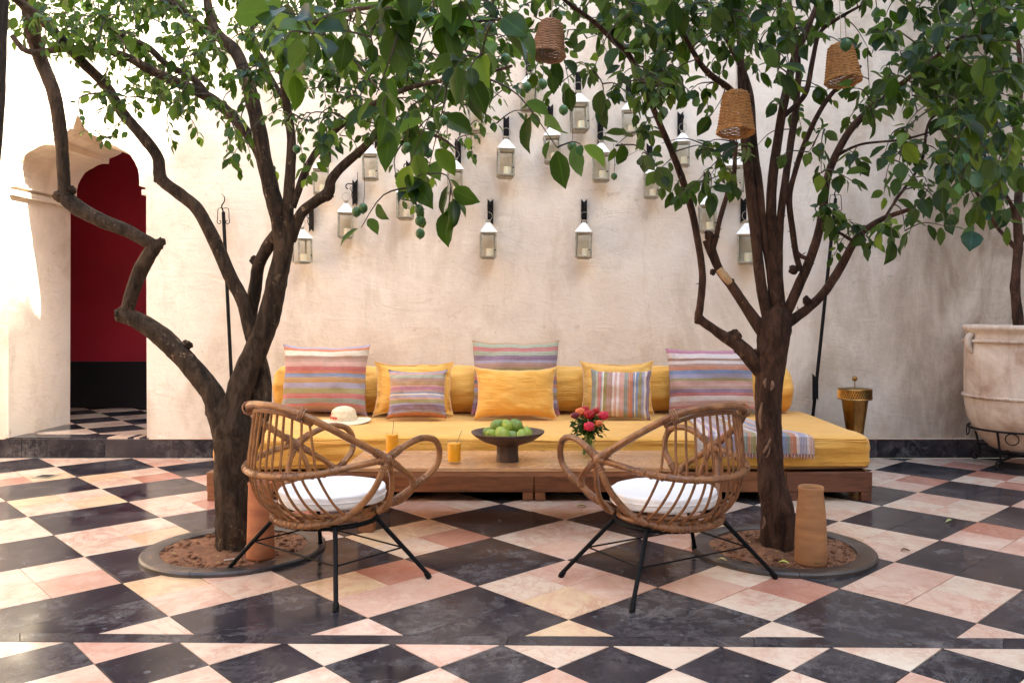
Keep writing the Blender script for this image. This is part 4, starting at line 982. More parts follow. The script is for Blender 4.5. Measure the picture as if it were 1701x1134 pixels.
# ------------------------------------------------------------------ cushions
def pillow(name, lab, px, pyb, Y, wd, ht, th, mats, lean=12, yaw=0, roll=0, pinch=.07, piping=False, seed=0, flange=0, grp=None):
    c = G(px, pyb, .445); 
    base = Vector(((px-CX)/F*Y, Y, .442))
    t = thing(name, lab, 'cushion', base, grp)
    R3 = (Matrix.Rotation(radians(yaw), 3, 'Z') @ Matrix.Rotation(radians(-lean), 3, 'X') @ Matrix.Rotation(radians(roll), 3, 'Y'))
    def sh(u, v, sd):
        a, b = 2*u-1, 2*v-1
        pk = pinch*1.35+.01; x = wd/2*a*(1-pk*(1-abs(b)**3)*abs(a)**1.5*.8); z = ht/2*b*(1-pk*1.1*(1-abs(a)**3)*abs(b)**1.5)
        fa = max(0, 1-abs(a/(1-flange))**3.2) if abs(a) < 1-flange else 0; fb = max(0, 1-abs(b/(1-flange))**3.2) if abs(b) < 1-flange else 0
        y = sd*(th/2*(fa*fb)**.55+.002)
        q = Vector((a*1.6+seed*3.1, b*1.6, sd))
        y += .022*noise.noise(q)*(fa*fb)**.3+.010*noise.noise(q*2.6+Vector((b*1.5, 0, 0)))+.006*noise.noise(Vector((a*9, b*3, seed)))*abs(b)
        cr = abs(a*b)**2; y += sd*0+.028*noise.noise(Vector((a*5, b*5, seed)))*cr
        x += .006*noise.noise(Vector((b*2.5, seed, a)))*abs(a); z += .008*noise.noise(Vector((a*2.5, seed+5, b)))*abs(b)
        if b < 0: z = z*(1-.03)+.0
        return base+R3 @ Vector((x, y, z+ht/2))
    mb = MB(); mb.grid(lambda u, v: sh(u, v, -1), 40, 34); mb.grid(lambda u, v: sh(1-u, v, 1), 40, 34)
    o = mb.build('cover', mats, t, sm='all')
    if piping:
        pts = [sh(i/16, 0, 0) for i in range(16)]+[sh(1, i/16, 0) for i in range(16)]+[sh(1-i/16, 1, 0) for i in range(16)]+[sh(0, 1-i/16, 0) for i in range(16)]
        mb = MB(); mb.tube(pts, .0045, 6, 1, closed=True); mb.build('piping', M['piping'], t)
    return t
s1 = stripes('stripes warm', [('l', 4), ('o', 5), ('w', 8), ('b', 6), ('t', 4), ('p', 7), ('r', 7), ('o', 3), ('a', 6), ('c', 8), ('l', 8), ('g', 8), ('r', 8), ('G', 8), ('r', 5), ('b', 6), ('v', 4)], 1, 48, -1)
s3 = stripes('stripes soft', [('n', 3), ('l', 4), ('p', 5), ('s', 8), ('t', 8), ('c', 8), ('p', 4), ('m', 7), ('t', 4), ('a', 3), ('w', 3), ('l', 5), ('p', 4), ('g', 8), ('l', 4), ('v', 12), ('l', 6), ('o', 8)], 1, 30, -1)
s4 = stripes('stripes violet', [('c', 2), ('s', 6), ('r', 6), ('s', 6), ('v', 6), ('l', 4), ('t', 6), ('g', 5), ('c', 5), ('r', 5), ('n', 5), ('o', 5), ('l', 6), ('g', 4), ('b', 5), ('l', 4), ('v', 9), ('m', 6)], 1, 40, -1)
s7 = stripes('stripes upright', [('G', 9), ('s', 4), ('r', 6), ('a', 2), ('w', 3), ('g', 5), ('t', 10), ('W', 4), ('p', 4), ('W', 4), ('p', 9), ('G', 7), ('o', 8), ('a', 3), ('w', 2), ('a', 5), ('g', 6), ('l', 5), ('w', 3), ('v', 7)], 0, 34, 1)
s8 = stripes('stripes pink', [('m', 7), ('W', 8), ('b', 4), ('W', 5), ('t', 3), ('o', 6), ('a', 6), ('l', 6), ('g', 4), ('p', 7), ('t', 5), ('v', 5), ('r', 5), ('W', 8), ('p', 7), ('r', 4), ('G', 8)], 1, 40, -1)
gS, gY = 'striped cushions on the daybed', 'plain mustard cushions on the daybed'
pillow('striped_cushion', 'large cushion with warm horizontal stripes at the left end of the daybed', 536, 690, 6.82, .74, .60, .17, s1, 11, -3, 0, seed=1, grp=gS)
pillow('plain_cushion', 'plain mustard cushion standing behind the small square striped cushion', 686, 692, 6.83, .66, .455, .15, M['mustard'], 13, 2, 0, .09, True, 2, .10, gY)
pillow('striped_cushion', 'small square cushion with soft horizontal stripes, second from the left', 692, 697, 6.60, .475, .41, .17, s3, 16, 3, 0, .08, seed=3, grp=gS)
pillow('striped_cushion', 'tallest centre cushion with violet and rose stripes behind a plain one', 856, 690, 6.86, .735, .63, .16, s4, 10, 0, 0, .06, seed=4, grp=gS)
pillow('plain_cushion', 'plain rectangular mustard cushion with cream piping at the centre', 856, 697, 6.60, .66, .425, .20, M['mustard'], 15, 0, 0, .09, True, 5, 0, gY)
pillow('plain_cushion', 'pale mustard cushion behind the vertically striped one', 1025, 692, 6.83, .61, .46, .15, M['mustard_light'], 13, -4, 0, .09, True, 6, .06, gY)
pillow('striped_cushion', 'small cushion with vertical stripes right of the flower vase', 1029, 696, 6.60, .485, .40, .16, s7, 15, -8, 1, .05, seed=7, grp=gS)
pillow('striped_cushion', 'large cushion with pink and white stripes behind the right tree', 1184, 687, 6.84, .74, .565, .17, s8, 11, 3, 0, .05, seed=8, grp=gS)

# folded blanket
sb = stripes('blanket stripes', [('W', 5), ('w', 6), ('m', 4), ('l', 5), ('W', 5), ('m', 5), ('a', 5), ('c', 4), ('l', 7), ('p', 8), ('G', 6), ('o', 4), ('g', 6), ('W', 5), ('l', 5), ('v', 6), ('c', 8), ('W', 3), ('a', 9), ('G', 4), ('o', 7), ('W', 4), ('l', 9), ('W', 3), ('p', 5)], 0, 70, 1, .75)
bl = thing('folded_blanket', 'folded striped fringed blanket draped over the front right of the mattress', 'blanket', (1.5, 6.2, .44))
def blk(u, v, lift=0):
    path = [(7.0, .452), (6.6, .450), (6.2, .450), (5.9, .452), (5.78, .449), (5.735, .43), (5.722, .38), (5.717, .315)]
    s = v*(len(path)-1); i = min(int(s), len(path)-2); f = s-i; y = path[i][0]*(1-f)+path[i+1][0]*f; z = path[i][1]*(1-f)+path[i+1][1]*f
    vv = min(1, v*1.25)
    xl = 1.20-.12*vv; xr = 1.62+.26*min(1, v/.62)**1.7
    x = xl+(xr-xl)*u
    edge = max(0, 1-abs(1-u)/.05)
    z += lift+.006*noise.noise(Vector((x*6, y*6, 1)))-(.008*edge*edge)
    if i >= 5: y -= lift*.5+.012*(.5+.5*noise.noise(Vector((x*9, 2, 2))))
    return (x, y-(.0 if i < 5 else .004), z)
mb = MB(); mb.grid(lambda u, v: blk(u, v, .014), 60, 56); mb.grid(lambda u, v: blk(u, v*.985, .003), 60, 56)
mb.grid(lambda u, v: Vector(blk(1, v*.99, .003+.011*u))+Vector((.006*sin(pi*u), 0, 0)), 2, 56)
mb.build('blanket_cloth', sb, bl, sm='all')
mb = MB()
for k in range(110):
    p = Vector(blk(k/109, 1, .012)); d = Vector((R_.gauss(0, .004), -.003, -.028+R_.gauss(0, .004))); mb.tube([p, p+d*.5, p+d], [.0022, .002, .0012], 4, 1, cap=False, mi=k % 3)
mb.build('fringe', [mat('fringe plum', (.22, .06, .09), .9), mat('fringe cream', (.7, .6, .55), .9), mat('fringe blue', (.2, .2, .35), .9)], bl, kind='stuff')

# ------------------------------------------------------------------ straw hat
hc = G(571, 700, .445); hat = thing('straw_hat', 'natural straw sun hat with red embroidery lying on the mattress', 'hat', hc)
mb = MB(); hp = [(.0, .118), (.02, .120), (.05, .113), (.082, .094), (.094, .06), (.099, .02), (.101, .012)]
pr = []
for i in range(len(hp)-1):
    for k in range(5):
        t_ = k/5; pr.append((hp[i][0]*(1-t_)+hp[i+1][0]*t_+(.0022 if k == 2 else 0), hp[i][1]*(1-t_)+hp[i+1][1]*t_))
mb.lathe(list(reversed(pr)), hc, 48, wob=lambda a, z: .03*sin(2*a+1)); mb.build('crown', M['straw'], hat, sm='all')
mb = MB(); mb.grid(lambda u, v: hc+Vector(((.100+.108*v)*cos(2*pi*u), (.100+.108*v)*sin(2*pi*u), .013-.006*v+.010*v*sin(2*pi*u*2+.6)+.0015*sin(v*40))), 56, 18)
mb.build('brim', M['straw'], hat, sm='all')
def hatp(px, py):     # a point on the front of the crown under this pixel
    q = W(px, py, hc.y-.1); a = math.asin(max(-.98, min(.98, (q.x-hc.x)/.103))); z = q.z; r = .1035 if z < hc.z+.07 else .098
    return hc+Vector((r*sin(a), -r*cos(a), z-hc.z))
mb = MB()
for st in ([(550, 687), (547.5, 690), (547, 693), (547, 696.5), (549, 695.5), (550, 693), (551, 693.5), (551, 696)], [(552.5, 693), (553, 696.5), (554, 694), (555.5, 692.8), (556.5, 694), (556.5, 697)], [(557.5, 693.2), (557.8, 696), (559, 693.4), (560, 696.6)]):
    mb.tube([hatp(*q) for q in st], .0026, 5, 4)
mb.build('embroidery', M['red_thread'], hat)

# ------------------------------------------------------------------ coffee table
ZT = .383
TYf = F*(H-ZT)/(777-HY); TYb = F*(H-ZT)/(748-HY)
TX0, TX1 = (568-CX)/F*TYf, (1129-CX)/F*TYf
tb = thing('coffee_table', 'low rectangular hardwood coffee table in front of the daybed', 'table', ((TX0+TX1)/2, (TYf+TYb)/2, 0))
nb = 4
for k in range(nb):
    y0, y1 = TYf+(TYb-TYf)*k/nb, TYf+(TYb-TYf)*(k+1)/nb
    mb = MB(); mb.box((TX0, y0+.0006, ZT-.022), (TX1, y1-.0006, ZT), .0015); mb.build('plank', M['wood_light'], tb)
mb = MB(); mb.box((TX0+.004, TYf+.004, ZT-.052), (TX1-.004, TYf+.03, ZT-.0225), .002); mb.box((TX0+.004, TYb-.03, ZT-.052), (TX1-.004, TYb-.004, ZT-.0225), .002)
mb.box((TX0+.004, TYf+.0305, ZT-.052), (TX0+.03, TYb-.0305, ZT-.0225), .002); mb.box((TX1-.03, TYf+.0305, ZT-.052), (TX1-.004, TYb-.0305, ZT-.0225), .002); mb.build('apron', M['wood_red'], tb)
for lx in (TX0+.088, TX1-.178):
    for ly in (TYf+.02, TYb-.10):
        mb = MB(); mb.box((lx, ly, .001), (lx+.09, ly+.08, ZT-.053), .003); mb.build('leg', M['wood_red'], tb)

def juice(px, pyb, h, r, lab, strawd):
    c = G(px, pyb, ZT+.001); t = thing('juice_glass', lab, 'glass', c, 'glasses of orange juice')
    MB().lathe([(r*.86, 0), (r*.93, .002), (r, h), (r-.0018, h), (r*.90, .012), (0, .011)], c, 28).build('glass_wall', M['glass'], t, sm='all')
    MB().lathe([(r*.88, .0125), (r-.003, h*.90), (0, h*.90)], c, 28).build('juice', M['juice'], t)
    mb = MB(); mb.tube([c+Vector((-strawd*.5, 0, .02)), c+Vector((strawd, 0, h*1.48))], .0022, 6, 1); mb.build('straw', mat('grey green straw', (.16, .19, .12), .5), t)
juice(651, 756, .148, .041, 'glass of orange juice behind the left chair arm', .012)
juice(754.5, 769, .134, .044, 'glass of orange juice nearest the front edge of the table', .045)
# fruit bowl
bc = G(843, 765, ZT+.001); bw = thing('pedestal_bowl', 'dark carved wooden pedestal bowl at the middle of the table', 'bowl', bc)
MB().lathe([(.070, 0), (.069, .01), (.066, .05), (.066, .088), (.072, .10)], bc, 28, wob=lambda a, z: .03*noise.noise(Vector((cos(a)*3, sin(a)*3, z*30)))).build('foot', M['bowl_wood'], bw)
MB().lathe([(.0, .098), (.08, .100), (.15, .122), (.20, .152), (.222, .172), (.225, .180), (.218, .181), (.19, .163), (.13, .138), (.06, .125), (0, .122)], bc, 48, wob=lambda a, z: .01*sin(3*a+1)).build('dish', M['bowl_wood'], bw, sm='all')
lim = [(-.118, .06, .15, .036), (-.095, -.045, .15, .038), (-.03, -.07, .155, .046), (.035, -.065, .145, .036), (.085, -.07, .145, .036), (.115, .0, .15, .038), (-.07, .05, .196, .038), (-.035, .075, .194, .034), (.0, .02, .195, .037), (.055, .03, .198, .039), (.03, .08, .15, .036), (-.0, .0, .148, .034)]
for k, (x_, y_, z_, r_) in enumerate(lim):
    labs = ['green citrus at the far left edge of the pile in the bowl', 'smaller green citrus second from left at the front of the bowl', 'largest pale yellow green citrus at the front of the pile', 'bright green citrus right of the largest one', 'yellowish green citrus at the front right of the pile', 'olive green citrus at the right edge of the pile', 'large green citrus on the upper left of the pile', 'green citrus behind the upper left one', 'pointed green citrus on top at the middle of the pile', 'round olive citrus on the upper right of the pile', 'green citrus buried at the back of the pile', 'green citrus buried in the middle of the pile']
    c = bc+Vector((x_, y_, z_+.012)); mb = MB(); q = Euler((R_.uniform(-1, 1), R_.uniform(-1, 1), R_.uniform(0, 6))).to_matrix()
    mb.ball((0, 0, 0), r_, 20, (1, 1, 1.1)); mb.v = [tuple(c+q @ (Vector(v)*(1+.22*max(0, Vector(v).normalized().z)**14+.02*noise.noise(Vector(v)*60)))) for v in mb.v]
    o = thing('green_citrus', labs[k], 'citrus fruit', c, 'green citrus piled in the bowl'); mt = M['lime'] if k % 3 else M['lime2'] if 'lime2' in M else M['lime']
    mb.build('peel', mt, o, sm='all'); mb = MB(); e = c+q @ Vector((0, 0, -r_*1.1)); mb.ball(e, .004, 8); mb.build('stem_end', M['twig'], o)
# vase of flowers
vc = G(977, 757, ZT+.001); vs_ = thing('flower_vase', 'clear glass vase standing on the table by the right chair arm', 'vase', vc)
MB().lathe([(.042, 0), (.045, .004), (.046, .15), (.050, .165), (.047, .166), (.043, .15), (.042, .012), (0, .010)], vc, 28).build('glass_wall', M['glass'], vs_, sm='all')
MB().lathe([(.041, .0125), (.0422, .095), (0, .095)], vc, 24).build('water', glassmat('water', (.90, .95, .88)), vs_, sm='all')
fl = thing('flower_bunch', 'bunch of red and orange ranunculus in the glass vase', 'flowers', vc+Vector((0, 0, .02)))
mb = MB(); rf = random.Random(5); heads = []
for px, py, r, dy, c_ in ((979, 688, .034, -.03, 0), (1003, 690, .032, -.01, 1), (979, 708, .033, -.085, 1), (995, 703, .024, -.06, 2), (964, 684, .030, .0, 2), (955, 690, .024, -.03, 3), (972, 680, .026, .04, 0), (990, 682, .022, .03, 0)):
    r *= 1.28; p = W(px, py, vc.y+dy); heads.append((p, r, c_))
    b0 = vc+Vector((rf.uniform(-.03, .03), rf.uniform(-.03, .03), .015)); mb.tube([b0, vc+Vector(((p.x-vc.x)*.35, (p.y-vc.y)*.35, .15)), p], .0026, 5, 5)
for _ in range(16):
    b0 = vc+Vector((rf.uniform(-.033, .033), rf.uniform(-.033, .033), .014)); a = rf.uniform(0, 6.3); mb.tube([b0, vc+Vector((.028*cos(a), .028*sin(a), .155)), vc+Vector((.085*cos(a), .085*sin(a), .21+rf.uniform(0, .05)))], .002, 5, 4)
mb.build('stems', M['stem_green'], fl)
cols = [mat('deep red petal', (.42, .008, .012), .5), mat('crimson petal', (.60, .012, .05), .5), mat('orange petal', (.75, .17, .05), .5), mat('maroon petal', (.16, .006, .02), .5)]
for p, r, c_ in heads:
    h_ = MB()
    for k in range(34):
        t_ = k/34; rr = r*(.25+.75*t_); a = k*2.4; ph = .15+1.35*t_
        n_ = Vector((cos(a)*sin(ph), sin(a)*sin(ph), cos(ph))); s = r*(.35+.45*t_); ax = n_.orthogonal().normalized(); ay = n_.cross(ax); cc = p+n_*rr*.9
        vs = [cc-ax*s*.9-n_*s*.35, cc-ay*s*.8-n_*s*.25, cc+ax*s*.9-n_*s*.35, cc+ay*s*.8-n_*s*.25, cc+n_*s*.12]
        h_.add(vs, [(0, 1, 4), (1, 2, 4), (2, 3, 4), (3, 0, 4)])
    h_.ball(p, r*.72, 10); h_.build('flower', cols[c_], fl, sm=False)
vs, fs, rib = leafshape(.5, .2, .1, False); V = []; Fc = []; RB = []; RN = []
for _ in range(300):
    a = rf.uniform(0, 6.3); q = rf.uniform(.01, .095); p = vc+Vector((q*cos(a), q*sin(a), rf.uniform(.15, .26)-q*.4)); dr = Vector((cos(a), sin(a), rf.uniform(-.8, .7))).normalized(); m3 = frame(dr, (Vector((0, 0, 1))+Vector((rf.gauss(0, .5), rf.gauss(0, .5), 0))).normalized())
    o = len(V); s = rf.uniform(.024, .05); V += [tuple(m3 @ (Vector(v)*s)+p-OFF[fl.name]) for v in vs]; Fc += [tuple(i+o for i in f) for f in fs]; RB += rib; RN += [rf.random()*.5]*len(vs)
me = bpy.data.meshes.new('leaves'); me.from_pydata(V, [], Fc); me.materials.append(M['leaf_left']); attrs(me, RB, RN); o = bpy.data.objects.new('leaves', me); C.objects.link(o); o.parent = fl; o['kind'] = 'stuff'

# ------------------------------------------------------------------ rattan chairs
def samp(pts, n=14): return smooth(pts, 0.0, n)[0]
def mir(pts): return [(-p[0], p[1], p[2]) for p in pts]
def helix(mb, curve, r, turns, rr, ph=0, a=0, b=1, sgn=1, seg=5, mi=0):
    n = len(curve); i0, i1 = int(a*(n-1)), int(b*(n-1)); cp = curve[i0:i1+1]; m = int(turns*9); pts = []
    for k in range(m+1):
        s = k/m*(len(cp)-1); i = min(int(s), len(cp)-2); p = cp[i].lerp(cp[i+1], s-i); t = (cp[i+1]-cp[i]).normalized(); nx = t.cross(Vector((0, 0, 1))); nx = nx.normalized() if nx.length > .05 else Vector((1, 0, 0)); ny = t.cross(nx)
        th = ph+sgn*2*pi*turns*k/m; pts.append(p+(nx*cos(th)+ny*sin(th))*r)
    mb.tube(pts, rr, seg, 1, mi=mi)
def make_chair(mr, label, seed):
    t = thing('rattan_chair', label, 'chair', (0, 0, 0), 'rattan chairs')
    N = (.36, .07, .60)
    top_r = [N, (.342, -.05, .672), (.300, -.18, .752), (.222, -.29, .826), (.12, -.342, .860), (0, -.356, .866)]
    front_r = [N, (.355, .17, .535), (.33, .262, .468), (.29, .285, .405), (.22, .262, .345), (.12, .262, .318), (0, .268, .312)]
    mid_r = [N, (.338, -.08, .588), (.285, -.23, .567), (.165, -.345, .553), (0, -.388, .548)]
    loop_r = [N, (.362, .17, .645), (.358, .28, .672), (.352, .38, .655), (.345, .425, .60), (.338, .42, .53), (.328, .365, .478), (.31, .29, .432), (.275, .20, .375), (.235, .11, .325)]
    low_r = [N, (.36, .035, .53), (.335, .0, .45), (.285, -.055, .37), (.235, -.12, .325), (.16, -.20, .306), (.08, -.24, .302), (0, -.252, .302)]
    def both(r): return r[::-1]+mir(r)[1:] if r[-1][0] == 0 else None
    def full(r): return r+mir(r)[::-1][1:]
    rt = MB(); rt.tube(full(top_r), .0168, 10, 8, lump=.05, seed=seed); rt.build('top_rail', mr, t)
    MB().tube(full(mid_r), .0157, 10, 8, lump=.05, seed=seed+1).build('middle_rail', mr, t)
    MB().tube(full(low_r), .0155, 10, 8, lump=.05, seed=seed+2).build('lower_rail', mr, t)
    MB().tube(full(front_r), .0150, 10, 8, lump=.05, seed=seed+3).build('front_rail', mr, t)
    for q in (loop_r, mir(loop_r)): MB().tube(q, .0162, 10, 8, lump=.05, seed=seed+4).build('arm_loop', mr, t)
    for sx in (-1, 1): MB().tube([(sx*.358, .072, .595), (sx*.345, .11, .52), (sx*.315, .135, .42), (sx*.27, .14, .345), (sx*.225, .13, .318)], .013, 10, 6, lump=.05, seed=seed+5).build('arm_strut', mr, t)
    inner = [(p[0]*.90, p[1]*.955, p[2]-.030) for p in top_r[2:]]; inner[0] = (.238, -.262, .786); inner_full = full(inner)
    MB().tube(inner_full, .010, 8, 8, lump=.05).build('inner_rail', mr, t)
    tc = samp(inner_full); mc = samp(full(mid_r)); lc = samp(full(low_r))
    def at(curve, u): return min(curve[2:-2], key=lambda p: abs(p.x-u)+(10 if p.y > -.0 else 0))
    for i in range(-6, 7):
        f = i/6; a = at(tc, .225*f); b = at(mc, .262*f); an = -pi/2+f*radians(78); c = Vector((.252*cos(an), .235*sin(an)-.01, .322))
        b2 = b+Vector((0, .0, 0))-Vector((b.x, b.y, 0)).normalized()*.013; lowm = b2.lerp(c, .5)+Vector((b.x, b.y, 0)).normalized()*.028+Vector((0, 0, -.022))
        MB().tube([a, a.lerp(b2, .5)+Vector((b.x, b.y, 0)).normalized()*.004, b2, lowm, c], .0064, 7, 7, lump=.06, seed=i+seed).build('spindle', mr, t)
    ring = lambda r_, z, n=48: [(r_*cos(2*pi*k/n), r_*.94*sin(2*pi*k/n), z) for k in range(n)]
    MB().tube(ring(.245, .318), .012, 8, 1, closed=True).build('seat_hoop', mr, t)
    MB().tube(ring(.236, .342), .010, 8, 1, closed=True).build('seat_hoop', mr, t)
    class BD:
        def tube(s, *a, **k): MB().tube(*a, **k).build('cane_binding', M['binding'], t)
        def ball(s, *a): MB().ball(*a).build('knot', M['binding'], t)
    bd = BD()
    for sx in (1, -1):
        tr = [Vector((sx*p.x, p.y, p.z)) for p in samp(top_r)]; mdc = [Vector((sx*p.x, p.y, p.z)) for p in samp(mid_r)]; lpc = [Vector((sx*p.x, p.y, p.z)) for p in samp(loop_r)]; lwc = [Vector((sx*p.x, p.y, p.z)) for p in samp(low_r)]; frc = [Vector((sx*p.x, p.y, p.z)) for p in samp(front_r)]
        helix(bd, tr, .0185, 9, .0038, b=.13); helix(bd, mdc, .0175, 7, .0038, b=.12); helix(bd, lpc, .0180, 8, .0038, b=.10); helix(bd, lwc, .0172, 6, .0036, b=.13); helix(bd, frc, .0167, 5, .0036, b=.12)
        helix(bd, lpc, .0180, 5, .0036, a=.69, b=.76); helix(bd, frc, .0167, 5, .0034, a=.33, b=.42); helix(bd, lpc, .0180, 4, .0034, a=.86, b=.92)
        helix(bd, tr, .030, 3.2, .0036, a=.60, b=.65)
        helix(bd, mdc, .0182, 9, .0022, a=.35, b=1, sgn=1); helix(bd, mdc, .0182, 9, .0022, a=.35, b=1, sgn=-1, ph=pi)
        helix(bd, lwc, .0178, 10, .0022, a=.45, b=1, sgn=1); helix(bd, lwc, .0178, 10, .0022, a=.45, b=1, sgn=-1, ph=pi)
        bd.ball((sx*.36, .07, .60), .026, 10)
    cu = MB()
    def cs(u, v):
        a = 2*pi*u; r_ = v if v < .5 else 1-v; r_ = min(1, r_*2); R_c = .262*(1-(1-r_)**2.6)**.9 if True else 0
        th_ = .034*max(0, 1-r_**6)**.5; up = 1 if v < .5 else -1
        x_, y_ = R_c*cos(a), R_c*sin(a)*.98+.03
        return (x_, y_, .388+up*(th_)+.012*(y_)/.26*0+.012*(x_*x_+y_*y_)/.07+.009*noise.noise(Vector((x_*9, y_*9, seed)))+.004*noise.noise(Vector((x_*26, y_*14, seed))))
    cu.grid(cs, 56, 36); cu.build('seat_cushion', M['white_cloth'], t, sm='all')
    cu = MB(); cu.tube([(.262*cos(2*pi*k/48), .257*sin(2*pi*k/48)+.03, .400) for k in range(48)], .004, 6, 1, closed=True); cu.build('cushion_piping', M['white_cloth'], t)
    MB().tube(ring(.255, .290), .0125, 8, 1, closed=True).build('metal_ring', M['steel_black'], t)
    feet = [(-.432, -.28), (.44, -.285), (.428, .28), (-.438, .28)]; tops = [(-.225, -.125), (.225, -.125), (.235, .115), (-.235, .115)]
    for (fx, fy), (tx, ty) in zip(feet, tops):
        lg = MB(); lg.tube([(tx, ty, .292), (fx, fy, .012)], [.0115, .0105], 10, 1); l_ = lg.build('leg', M['steel_black'], t)
        lg = MB(); lg.tube([(fx+(tx-fx)*.07, fy+(ty-fy)*.07, .030), (fx, fy, .001)], [.0135, .014], 10, 1); lg.build('foot_cap', M['steel_black'], l_)
    L_ = lambda k, s: Vector((feet[k][0]+(tops[k][0]-feet[k][0])*s, feet[k][1]+(tops[k][1]-feet[k][1])*s, .292*s))
    for k in range(4):
        a, b = L_(k, .52), L_((k+1) % 4, .52); MB().tube([a, b], .0042, 6, 1).build('stretcher', M['steel_black'], t)
    return t
def pose(t, F4):
    P = [G(*q).xy for q in F4]; c = sum(P, Vector((0, 0)))/4; rt = ((P[1]+P[2])-(P[0]+P[3])).normalized(); fw = ((P[2]+P[3])-(P[0]+P[1])).normalized()
    a = (math.atan2(rt.y, rt.x)+math.atan2(fw.y, fw.x)-pi/2)/2; t.location = (c.x, c.y, 0); t.rotation_euler = (0, 0, a); print('chair', c, math.degrees(a))
ch1 = make_chair(M['rattan_a'], 'lighter honey rattan chair with white cushion turned away on the left', 0); pose(ch1, [(383, 948), (556, 1015), (712, 961), (533, 907)])
ch2 = make_chair(M['rattan_b'], 'darker walnut rattan chair with white cushion turned away on the right', 20); pose(ch2, [(1054, 1016), (1281, 961), (1150, 916), (940, 956)])
# order of feet for the second chair: left-back, right-back, right-front, left-front

# ------------------------------------------------------------------ pots, brass stands, urn, torches
c = G(433, 925, .02); t = MB().lathe([(.068, 0), (.071, .01), (.068, .12), (.064, .30), (.061, .372), (.065, .385), (.063, .392), (.056, .388), (.054, .30), (.058, .02), (0, .02)], c, 40).build('terracotta_cylinder', M['terracotta'], sm='all'); tag(t, 'orange terracotta cylinder lamp standing in the left tree pit', 'terracotta pot')
c = G(1347, 934, .02); t = MB().lathe([(.078, 0), (.081, .008), (.079, .07), (.077, .16), (.073, .25), (.067, .31), (.062, .345), (.061, .36), (.064, .376), (.062, .388), (.053, .386), (.050, .37), (.052, .35), (.06, .1), (0, .02)], c, 40).build('terracotta_cylinder', M['terracotta_b'], sm='all'); tag(t, 'banded ochre terracotta cylinder lamp standing in the right tree pit', 'terracotta pot')
mb = MB(); mb.tube([G(372, 930, .03), G(395, 925, .03), W(408, 908, LD-.12), W(418, 890, LD-.15), W(428, 850, LD-.1), W(420, 812, LD-.05), W(419, 800, LD-.03)], .0035, 6, 6); t = mb.build('cable', mat('pale cable', (.55, .48, .40), .6)); tag(t, 'thin pale cable looping out of the left terracotta cylinder', 'cable')
def brass(px, lab, Y):
    X = (px-CX)/F*Y; t = thing('brass_stand', lab, 'ash stand', (X, Y, 0), 'brass floor stands')
    c = Vector((X, Y, 0)); z = lambda py: H-(py-HY)/F*Y
    n_ = 20
    MB().lathe([(.10, 0), (.10, .01), (.055, .05), (.060, .12), (.068, z(718)), (.108, z(664)), (.110, z(662))], c, 60, wob=lambda a, zz_: .03*sin(12*a+zz_*26)*(1 if .2 < zz_ < .5 else .2)).build('body', M['brass'], t, sm='all')
    col_ = MB(); R_o = .135; z0, z1 = z(662), z(646)
    for k in range(44):
        a = 2*pi*k/44; b = a+2*pi/44*2
        for a1, a2 in ((a, b), (b, a)):
            p1 = c+Vector((R_o*cos(a1), R_o*sin(a1), z0)); p2 = c+Vector((R_o*cos((a1+a2)/2)*1.0, R_o*sin((a1+a2)/2), (z0+z1)/2)); p3 = c+Vector((R_o*cos(a2), R_o*sin(a2), z1)); col_.tube([p1, p2, p3], .0036, 4, 1, cap=False)
    for zz_ in (z0, z1): col_.tube([c+Vector((R_o*cos(2*pi*k/40), R_o*sin(2*pi*k/40), zz_)) for k in range(40)], .005, 6, 1, closed=True)
    col_.build('pierced_collar', M['brass'], t); MB().lathe([(.118, z0), (.118, z1)], c, 40).build('collar_lining', mat('tarnished brass', (.10, .06, .02), .6, .6), t)
    MB().lathe([(.135, z1), (.130, z1+.006), (.05, z1+.012), (.012, z1+.014), (0, z1+.014)], c, 40).build('lid', M['brass'], t, sm='all')
    mb = MB(); mb.tube([c+Vector((0, 0, z1+.01)), c+Vector((0, 0, z(632)))], .004, 8, 1); mb.ball(c+Vector((0, 0, z(628.5))), .023, 16); mb.build('knob', M['brass'], t)
brass(1420, 'brass floor stand with pierced collar between daybed and potted tree', 7.02)
brass(410, 'brass floor stand glimpsed between the stems of the left tree', 7.02)

uc = Vector((UX, UY, 0)); ur = thing('garden_urn', 'large limewashed terracotta urn with rope bands at the right edge', 'urn', uc)
up = [(.20, .16), (.235, .175), (.30, .24), (.36, .32), (.405, .42), (.425, .52), (.430, .60), (.431, .70), (.430, .85), (.428, .98), (.418, 1.05), (.41, 1.10), (.415, 1.13), (.44, 1.15), (.445, 1.165), (.44, 1.185), (.42, 1.19), (.39, 1.17), (.385, 1.10), (.38, 1.08)]
MB().lathe(up, uc, 72).build('urn_body', M['urn'], ur, sm='all'); MB().lathe([(.384, 1.09), (.0, 1.10)], uc, 30).build('soil', M['soil'], ur)
for rr, zz_ in ((.433, .60), (.432, 1.055)):
    mb = MB(); n = 300
    for ph in (0, pi):
        mb.tube([uc+Vector(((rr+.008*cos(k*2*pi*60/n+ph))*cos(2*pi*k/n), (rr+.008*cos(k*2*pi*60/n+ph))*sin(2*pi*k/n), zz_+.008*sin(k*2*pi*60/n+ph))) for k in range(n)], .0085, 6, 1, closed=True)
    mb.build('rope_band', M['urn'], ur, sm='all')
mb = MB(); mb.tube([uc+Vector((-.42, -.03, 1.11)), uc+Vector((-.455, -.03, 1.09)), uc+Vector((-.462, -.03, 1.03)), uc+Vector((-.44, -.03, .98)), uc+Vector((-.42, -.03, .965))], [.018, .026, .028, .022, .012], 10, 5); mb.build('lug_handle', M['urn'], ur, sm='all')
